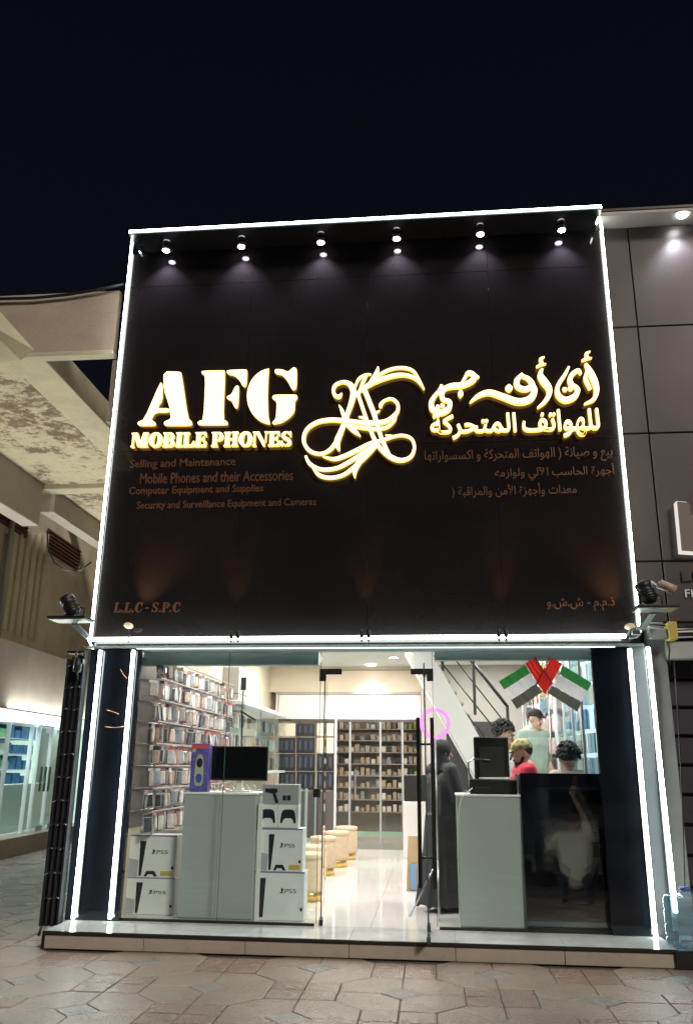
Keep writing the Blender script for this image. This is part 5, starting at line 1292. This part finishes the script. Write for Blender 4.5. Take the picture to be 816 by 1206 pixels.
for px in (43, 48, 53):
    t_ = tz(px, 920)[0]; wbox(t_ - .02, t_ + .02, .07, .10, tz(px, 932)[1], tz(px, 903)[1], 'handle', mat('handle_dark_steel', (.12, .13, .13), .3, metal=.8))
for px in (42, 56):
    t_ = tz(px, 985)[0]
    for z in (.302, zg1 - .12): wbox(t_ - .15, t_ + .15, .031, .045, z, z + .09, 'patch_fitting', M_gray_print)
# stock in the left shop
stock_m = [mat('teal_stock', (.10, .32, .32), .5, var=.4, vs_=9), mat('blue_stock', (.05, .20, .45), .5, var=.4, vs_=9), mat('green_stock', (.15, .35, .18), .5, var=.5, vs_=9), mat('pale_stock', (.55, .65, .60), .5, var=.3, vs_=9), mat('yellow_stock', (.60, .58, .10), .5)]
sr = thing('shelf_unit', wp(0, -1.0, .3), 'shelf wall of teal and blue goods inside the lit shop across the corner', 'shelf')
tend = tz(32, 920, -.8)[0]
for i in range(9): wbox(-6.5, tend, -1.35, -.65, .5 + i * .3, .52 + i * .3, 'board', M_steelw, sr)
wbox(-6.5, tend, -1.42, -1.38, .3, 3.0, 'back', mat('shelf_back_teal', (.20, .32, .30), .6), sr)
ww = ['lowest', 'second', 'third', 'fourth', 'fifth', 'sixth', 'seventh', 'eighth', 'top']
for i in range(9):
    t_ = -.5
    while t_ < tend - .3:
        L_ = R.uniform(.18, .5); m = R.choice(stock_m[:4] if R.random() < .93 else stock_m[4:])
        if 2 <= i <= 5 and t_ > tend * .45: m = stock_m[1]
        o = wbox(t_, t_ + L_, -1.1, -.7, .522 + i * .3, .522 + i * .3 + R.uniform(.14, .26), 'stock_box', m, None)
        tag(o, '%s goods on the %s shelf of the lit shop past the gate' % (m.name.replace('_stock', ''), ww[i]), 'box', 'stock in the lit neighbour shop'); t_ += L_ + R.uniform(.03, .1)
cn = thing('counter', wp(1, -.5, .3), 'frosted low counter behind the window of the lit side shop', 'counter')
wbox(-6, tend - .1, -.6, -.3, .302, 1.15, 'front', mat('frosted_front', (.60, .70, .65), .4), cn)
wbox(tz(57, 920, -.5)[0], tz(65, 920, -.5)[0], -.8, -.5, .302, 2.9, 'column', mat('pale_column', (.35, .40, .38), .4), nb)
for t_ in (-3.5, 0, 3.5, 7, 10):
    c = wp(t_, -.35, 2.98); t = thing('ceiling_lamp', c, 'flush lamp in the lit side shop, %s from the street' % {-3.5: 'first', 0: 'second', 3.5: 'third', 7: 'fourth', 10: 'fifth'}[t_], 'ceiling lamp', 'lamps in the side shop')
    MB().lathe([(0, 0), (.2, 0), (.2, -.02), (0, -.03)], c, 16).build('lens', M_disc, t)
    d = bpy.data.lights.new('lamp_light', 'AREA'); d.size = .8; d.energy = 130; d.color = (.86, 1, .95)
    o = bpy.data.objects.new('lamp_light', d); COL.objects.link(o); o.parent = t; o.location = (0, 0, -.05)
# louvre window, grooves, pipe and cable on the beige wall
lv = thing('louvre_window', wp(tz(80, 640, .02)[0], 0, 5.1), 'dark reddish louvred window high on the beige wall', 'window', 'louvred windows')
def louvre(t, p0, p1, pyt, pyb):
    a_, z1_ = tz(p0, pyt, .03); b_, _ = tz(p1, pyt, .03); _, z0_ = tz(p0, pyb, .03)
    wbox(a_, b_, .002, .03, z0_, z1_, 'frame', mat('louvre_dark', (.06, .025, .02), .6), t)
    n_ = 6
    for k in range(n_): wbox(a_ + .05, b_ - .05, .031, .07, z0_ + (z1_ - z0_) * (k + .2) / n_, z0_ + (z1_ - z0_) * (k + .55) / n_, 'slat', mat('louvre_slat', (.13, .05, .04), .6), t)
louvre(lv, 58, 98, 622, 650)
lv2 = thing('louvre_window', wp(tz(20, 600, .02)[0], 0, 5.1), 'dark louvred window beside the vertical pipe under the canopy', 'window', 'louvred windows')
louvre(lv2, 2, 38, 584, 615)
for px in (3, 11, 19, 27, 35, 43, 50):
    t_, _ = tz(px, 680, .02); wbox(t_ - .05, t_ + .05, .002, .05, zf1 + .3, tz(px, 625, .02)[1], 'wall_rib', M_conc)
t0_, z0_ = tz(3, 690, .12); t1_, z1_ = tz(20, 580, .12)
pp_ = thing('drain_pipe', wp(t1_, .12, z0_), 'grey vertical drain pipe on the ribbed beige wall', 'pipe')
MB().tube([wp(t1_, .12, zf1), wp(t1_, .12, ZS - .1)], .05, 10).build('pipe', mat('pipe_grey', (.30, .30, .28), .5), pp_)
cb = thing('hanging_cable', P(75, 640, 6.0), 'black cable looping down under the canopy beam', 'cable')
MB().tube([P(56, 625, 6.0), P(57, 645, 6.0), P(64, 662, 6.0), P(78, 672, 6.0), P(95, 672, 6.0), P(108, 662, 6.0)], .014, 6).build('cable', M_blackm, cb)
cb = thing('roof_cable', P(60, 348, .4), 'black cable sagging along the top of the pinkish beam', 'cable')
MB().tube([P(0, 352, yn - .15), P(40, 351, yn - .15), P(80, 347, yn - .15), P(110, 342, yn - .15), P(146, 335, yn - .15)], .018, 6).build('cable', M_blackm, cb)
ant = None
# far wall behind, closing the walkway
MB().box(-7.9, -3.5, 19.0, 19.3, 0, 8).build('end_wall', M_beigew, nb)
for t_ in (-4.5, .5, 5.5):  # added upward fill lamps that brighten the canopy, no fixtures built
    d = bpy.data.lights.new('lamp_light', 'AREA'); d.shape = 'RECTANGLE'; d.size = 4.0; d.size_y = .25; d.energy = 165; d.color = (1, .98, .86)
    o = bpy.data.objects.new('lamp_light', d); COL.objects.link(o); o.location = wp(t_, .56, zf0 - .05); o.rotation_euler = (nrm * .75 + Vector((0, 0, .65))).to_track_quat('-Z', 'Y').to_euler(); o.parent = nb; o.matrix_parent_inverse = Matrix.Translation(-nb.location)

# ================================================================ outside right: grey clad building
M_clad = mat('grey_cladding', (.085, .072, .068), .33, metal=.35, var=.07, vs_=.9)
rbd = thing('grey_building', (4, .8, 0), 'grey metal clad shop building adjoining the sign', 'building')
YR = .75
xv = (P(733, 262, YR).x + P(787, 680, YR).x) / 2
zj_ = [P(770, 733, YR).z, P(770, 661, YR).z, P(770, 510, YR).z, P(770, 384, YR).z, P(770, 266, YR).z]
xs_ = [xr_ + .012, xv, xv + 1.9, xv + 3.8, xv + 5.7]
for i in range(4):
    for j in range(4):
        MB().bev(xs_[i] + .008, xs_[i + 1] - .008, YR, YR + .02, zj_[j] + .008, zj_[j + 1] - .008, .004).build('cladding_panel', M_clad, rbd)
MB().box(xs_[0], xs_[-1], YR + .021, 9, 2.85, zj_[4] + .1).build('core', mat('joint_black', (.012, .011, .011), .7), rbd)
zc0 = zj_[4]
MB().bev(LX1 + .03, xs_[-1], YR - .24, YR + .3, zc0 + .002, zc0 + .05, .006).build('soffit', mat('pale_soffit', (.50, .47, .44), .5), rbd)
MB().box(LX1 + .03, xs_[-1], YR - .25, YR + .3, zc0 + .051, zc0 + .08).build('parapet_cap', M_clad, rbd)
p = P(803, 253, YR - .18)
t = thing('downlight', (p.x, YR - .18, zc0), 'round downlight in the soffit of the grey building on the right', 'downlight')
MB().lathe([(0, 0), (.055, 0), (.055, -.012), (.04, -.02), (0, -.018)], (p.x, YR - .18, zc0), 20).build('lens', M_lens, t)
lampspot((p.x, YR - .2, zc0 - .04), (p.x - .1, YR + .05, 5.2), 60, 95, .8, (.80, .82, 1.0), .03, t)
# block letter sign
sg = thing('block_letter_sign', P(800, 620, YR), 'brown block letter with a bright white edge on the grey building', 'sign')
def rp(pts, Y=YR - .09): return [(P(x, y, Y).x, P(x, y, Y).z) for x, y in pts]
f_ = lambda x, y: (770 + x * 46 / 370, 570 + y * 150 / 1206)
lp = rp([f_(205, 165), f_(300, 172), f_(330, 200), f_(335, 295), f_(420, 295), f_(520, 300), f_(520, 665), f_(250, 645)])
MB().prism(lp, Vector((0, YR, 0)), EX, EZ, NF, .004, .10).build('letter_body', emis('sign_edge_glow', (1, .90, .82), .85), sg)
c_ = (sum(p[0] for p in lp) / len(lp), sum(p[1] for p in lp) / len(lp))
MB().prism([(c_[0] + (p[0] - c_[0]) * .955, c_[1] + (p[1] - c_[1]) * .965) for p in lp], Vector((0, YR, 0)), EX, EZ, NF, .101, .106).build('letter_face', mat('letter_face_brown', (.20, .15, .125), .5), sg)
for body, l, yb, yt, m in (("L.L", 803, 685, 673, M_blackm), ("FI", 807, 703, 694, M_steelw)):
    a = P(l, yb, YR - .02); b = P(l + 22 if body == 'L.L' else l + 9, yb, YR - .02); tt = P(l, yt, YR - .02)
    text(body, 1, m, .015, .004, rbd, 'lettering', Vector((a.x, YR - .002, a.z)), EX, EZ, NF, b.x - a.x, tt.z - a.z)
# service run under the cladding
zb = zj_[0]
tk = thing('cable_trunking', P(785, 745, .6), 'pale cable trunking with yellow taped end under the grey cladding', 'trunking')
a, b = P(764, 753, .55), P(792, 741, .55)
MB().bev(a.x, b.x, .50, .62, a.z, b.z, .005).build('duct', M_alu, tk)
a, b = P(788, 753, .48), P(796, 732, .48)
MB().bev(a.x, b.x, .47, .64, a.z, b.z, .006).build('yellow_tape', mat('yellow_tape', (.60, .45, .10), .5), tk)
for k in range(5):
    y_ = 736 + 3.2 * k
    MB().tube([P(762 + k, y_ - 1, .58), P(775, y_ + 3 * math.sin(k), .56), P(795, y_ + 2, .58), P(822, y_ + 1, .58)], .009, 6).build('pipe', [M_blackm, M_alu, M_white, M_blackm, M_gray_print][k], tk)
MB().tube([P(786, 756, .5), P(788, 765, .5), P(787, 776, .52), P(790, 782, .54)], .008, 6).build('loose_cable', M_blackm, tk)
MB().tube([P(793, 778, .5), P(797, 830, .5), P(801, 900, .5), P(804, 980, .5), P(806, 1050, .5)], .006, 6).build('loose_cable', M_blackm, tk)
cl = thing('led_clip', P(748, 742, .45), 'bunched white wires and clips at the lower right sign corner', 'wire clip')
MB().tube([P(738, 748, .42), P(742, 741, .42), P(750, 738, .42), P(756, 744, .42), P(750, 750, .42), P(741, 752, .42)], .010, 6).build('wire', M_steelw, cl)
MB().bev(P(744, 748, .4).x, P(753, 742, .4).x, .38, .43, P(744, 748, .4).z, P(744, 742, .4).z, .004).build('clip', M_steelw, cl)
# shop fascia and grey pier, dark shop beyond
a, b = P(785, 776, .62), P(816, 755, .62)
MB().bev(a.x, xs_[-1], .62, .74, a.z, b.z, .006).build('shop_fascia', mat('pale_fascia', (.34, .36, .35), .5, var=.08), rbd)
px1 = P(797, 900, .68).x
MB().bev(2.118, px1, .66, .80, 0, zj_[0] - .01, .005).build('pier', mat('grey_pier', (.17, .18, .19), .55, var=.12, vs_=3), rbd)
MB().box(px1 + .002, xs_[-1], .95, 1.0, 0, zj_[0] - .02).build('dark_shutter', mat('dark_shutter', (.03, .028, .04), .5), rbd)
for k in range(9): MB().bev(px1 + .01, px1 + 1.2, .90, .948, .25 + k * .27, .49 + k * .27, .008).build('shutter_panel', mat('shutter_panel_dark', (.045, .042, .055) if k < 8 else (.25, .20, .33), .4), rbd)
MB().box(xr_ + .02, xs_[-1], .3, .94, .0, .02).build('side_paving', M_face, rbd)
# water bottle
hb = H(804, 1110, F0)
t = thing('water_bottle', (2.10, .30, 0), 'large clear blue water bottle at the right end of the step', 'bottle')
M_pet = glass('blue_plastic', (.62, .82, .93), 1.45, .03, .16)
bx, by = P(811, 1100, .16).x, .16
t.location = (bx, by, 0)
MB().bev(bx - .17, bx + .2, by - .17, by + .2, 0, F0 - .005, .006).build('stand_block', M_edge, t)
MB().lathe([(0, 0), (.16, 0), (.182, .012), (.185, .06), (.174, .075), (.185, .09), (.185, .16), (.174, .175), (.185, .19), (.185, .27), (.174, .285), (.185, .30), (.184, .36), (.170, .395), (.06, .405), (.04, .41), (.04, .43), (0, .432)], (bx, by, F0 - .004), 30).build('bottle_body', M_pet, t)
MB().lathe([(0, 0), (.044, 0), (.044, .025), (0, .027)], (bx, by, F0 + .43), 16).build('cap', M_blu, t)

# ================================================================ parked car behind the viewer (seen mirrored in the black panel)
car = thing('parked_car', (2.5, -6.4, 0), 'silver parked car facing the shop, mirrored in the black counter panel', 'car')
prof = [(-.0, .42), (.0, .62), (.06, .78), (.35, .88), (1.15, .98), (1.25, 1.02), (1.95, 1.45), (2.3, 1.50), (3.6, 1.48), (4.15, 1.05), (4.5, 1.0), (4.55, .5), (4.4, .30), (.12, .28)]
def cs(w0): return [(2.5 + w0, -4.35 - p[0], p[1]) for p in prof]
mb = MB(); nP = len(prof); rings = []
for xo, sq in ((-.86, .90), (-.80, .985), (0, 1.0), (.80, .985), (.86, .90)):
    rings.append([(2.5 + xo * (1 if p[1] < 1.02 else .86), -4.35 - (p[0] if abs(xo) < .1 else p[0] * .985 + .03), .28 + (p[1] - .28) * sq) for p in prof])
for rg in rings: mb.v += rg
for i in range(4):
    for j in range(nP): mb.f.append((i * nP + j, i * nP + (j + 1) % nP, (i + 1) * nP + (j + 1) % nP, (i + 1) * nP + j)); mb.sm.append(False)
mb.f += [tuple(range(nP)), tuple(4 * nP + j for j in range(nP - 1, -1, -1))]; mb.sm += [False, False]
mb.build('body', mat('silver_car_paint', (.55, .55, .56), .25, metal=.5, coat=.6), car)
MB().hexa([(1.88, -5.52, 1.02), (3.12, -5.52, 1.02), (3.12, -5.53, 1.02), (1.88, -5.53, 1.02)], [(1.98, -6.24, 1.46), (3.02, -6.24, 1.46), (3.02, -6.26, 1.47), (1.98, -6.26, 1.47)]).build('windscreen', mat('car_glass', (.01, .012, .014), .05), car)
for s in (-1, 1):
    MB().bev(2.5 + s * .68 - .16, 2.5 + s * .68 + .16, -4.40, -4.33, .60, .76, .02).build('headlight', mat('headlight_clear', (.55, .55, .55), .1, metal=.3), car)
    for yw in (-5.2, -7.95):
        o = MB().lathe([(0, -.1), (.33, -.1), (.34, -.08), (.34, .08), (.33, .1), (0, .1)], (2.5 + s * .80, yw, .34), 24, axis=(1, 0, 0)).build('wheel', mat('tyre_rubber', (.02, .02, .02), .8), car)
        MB().lathe([(0, -.105), (.21, -.105), (.21, .105), (0, .105)], (2.5 + s * .80, yw, .34), 16, axis=(1, 0, 0)).build('rim', M_steel, o)
for k in range(5): MB().box(2.02, 2.98, -4.37, -4.33, .50 + k * .045, .525 + k * .045).build('grille_bar', M_blackm, car)
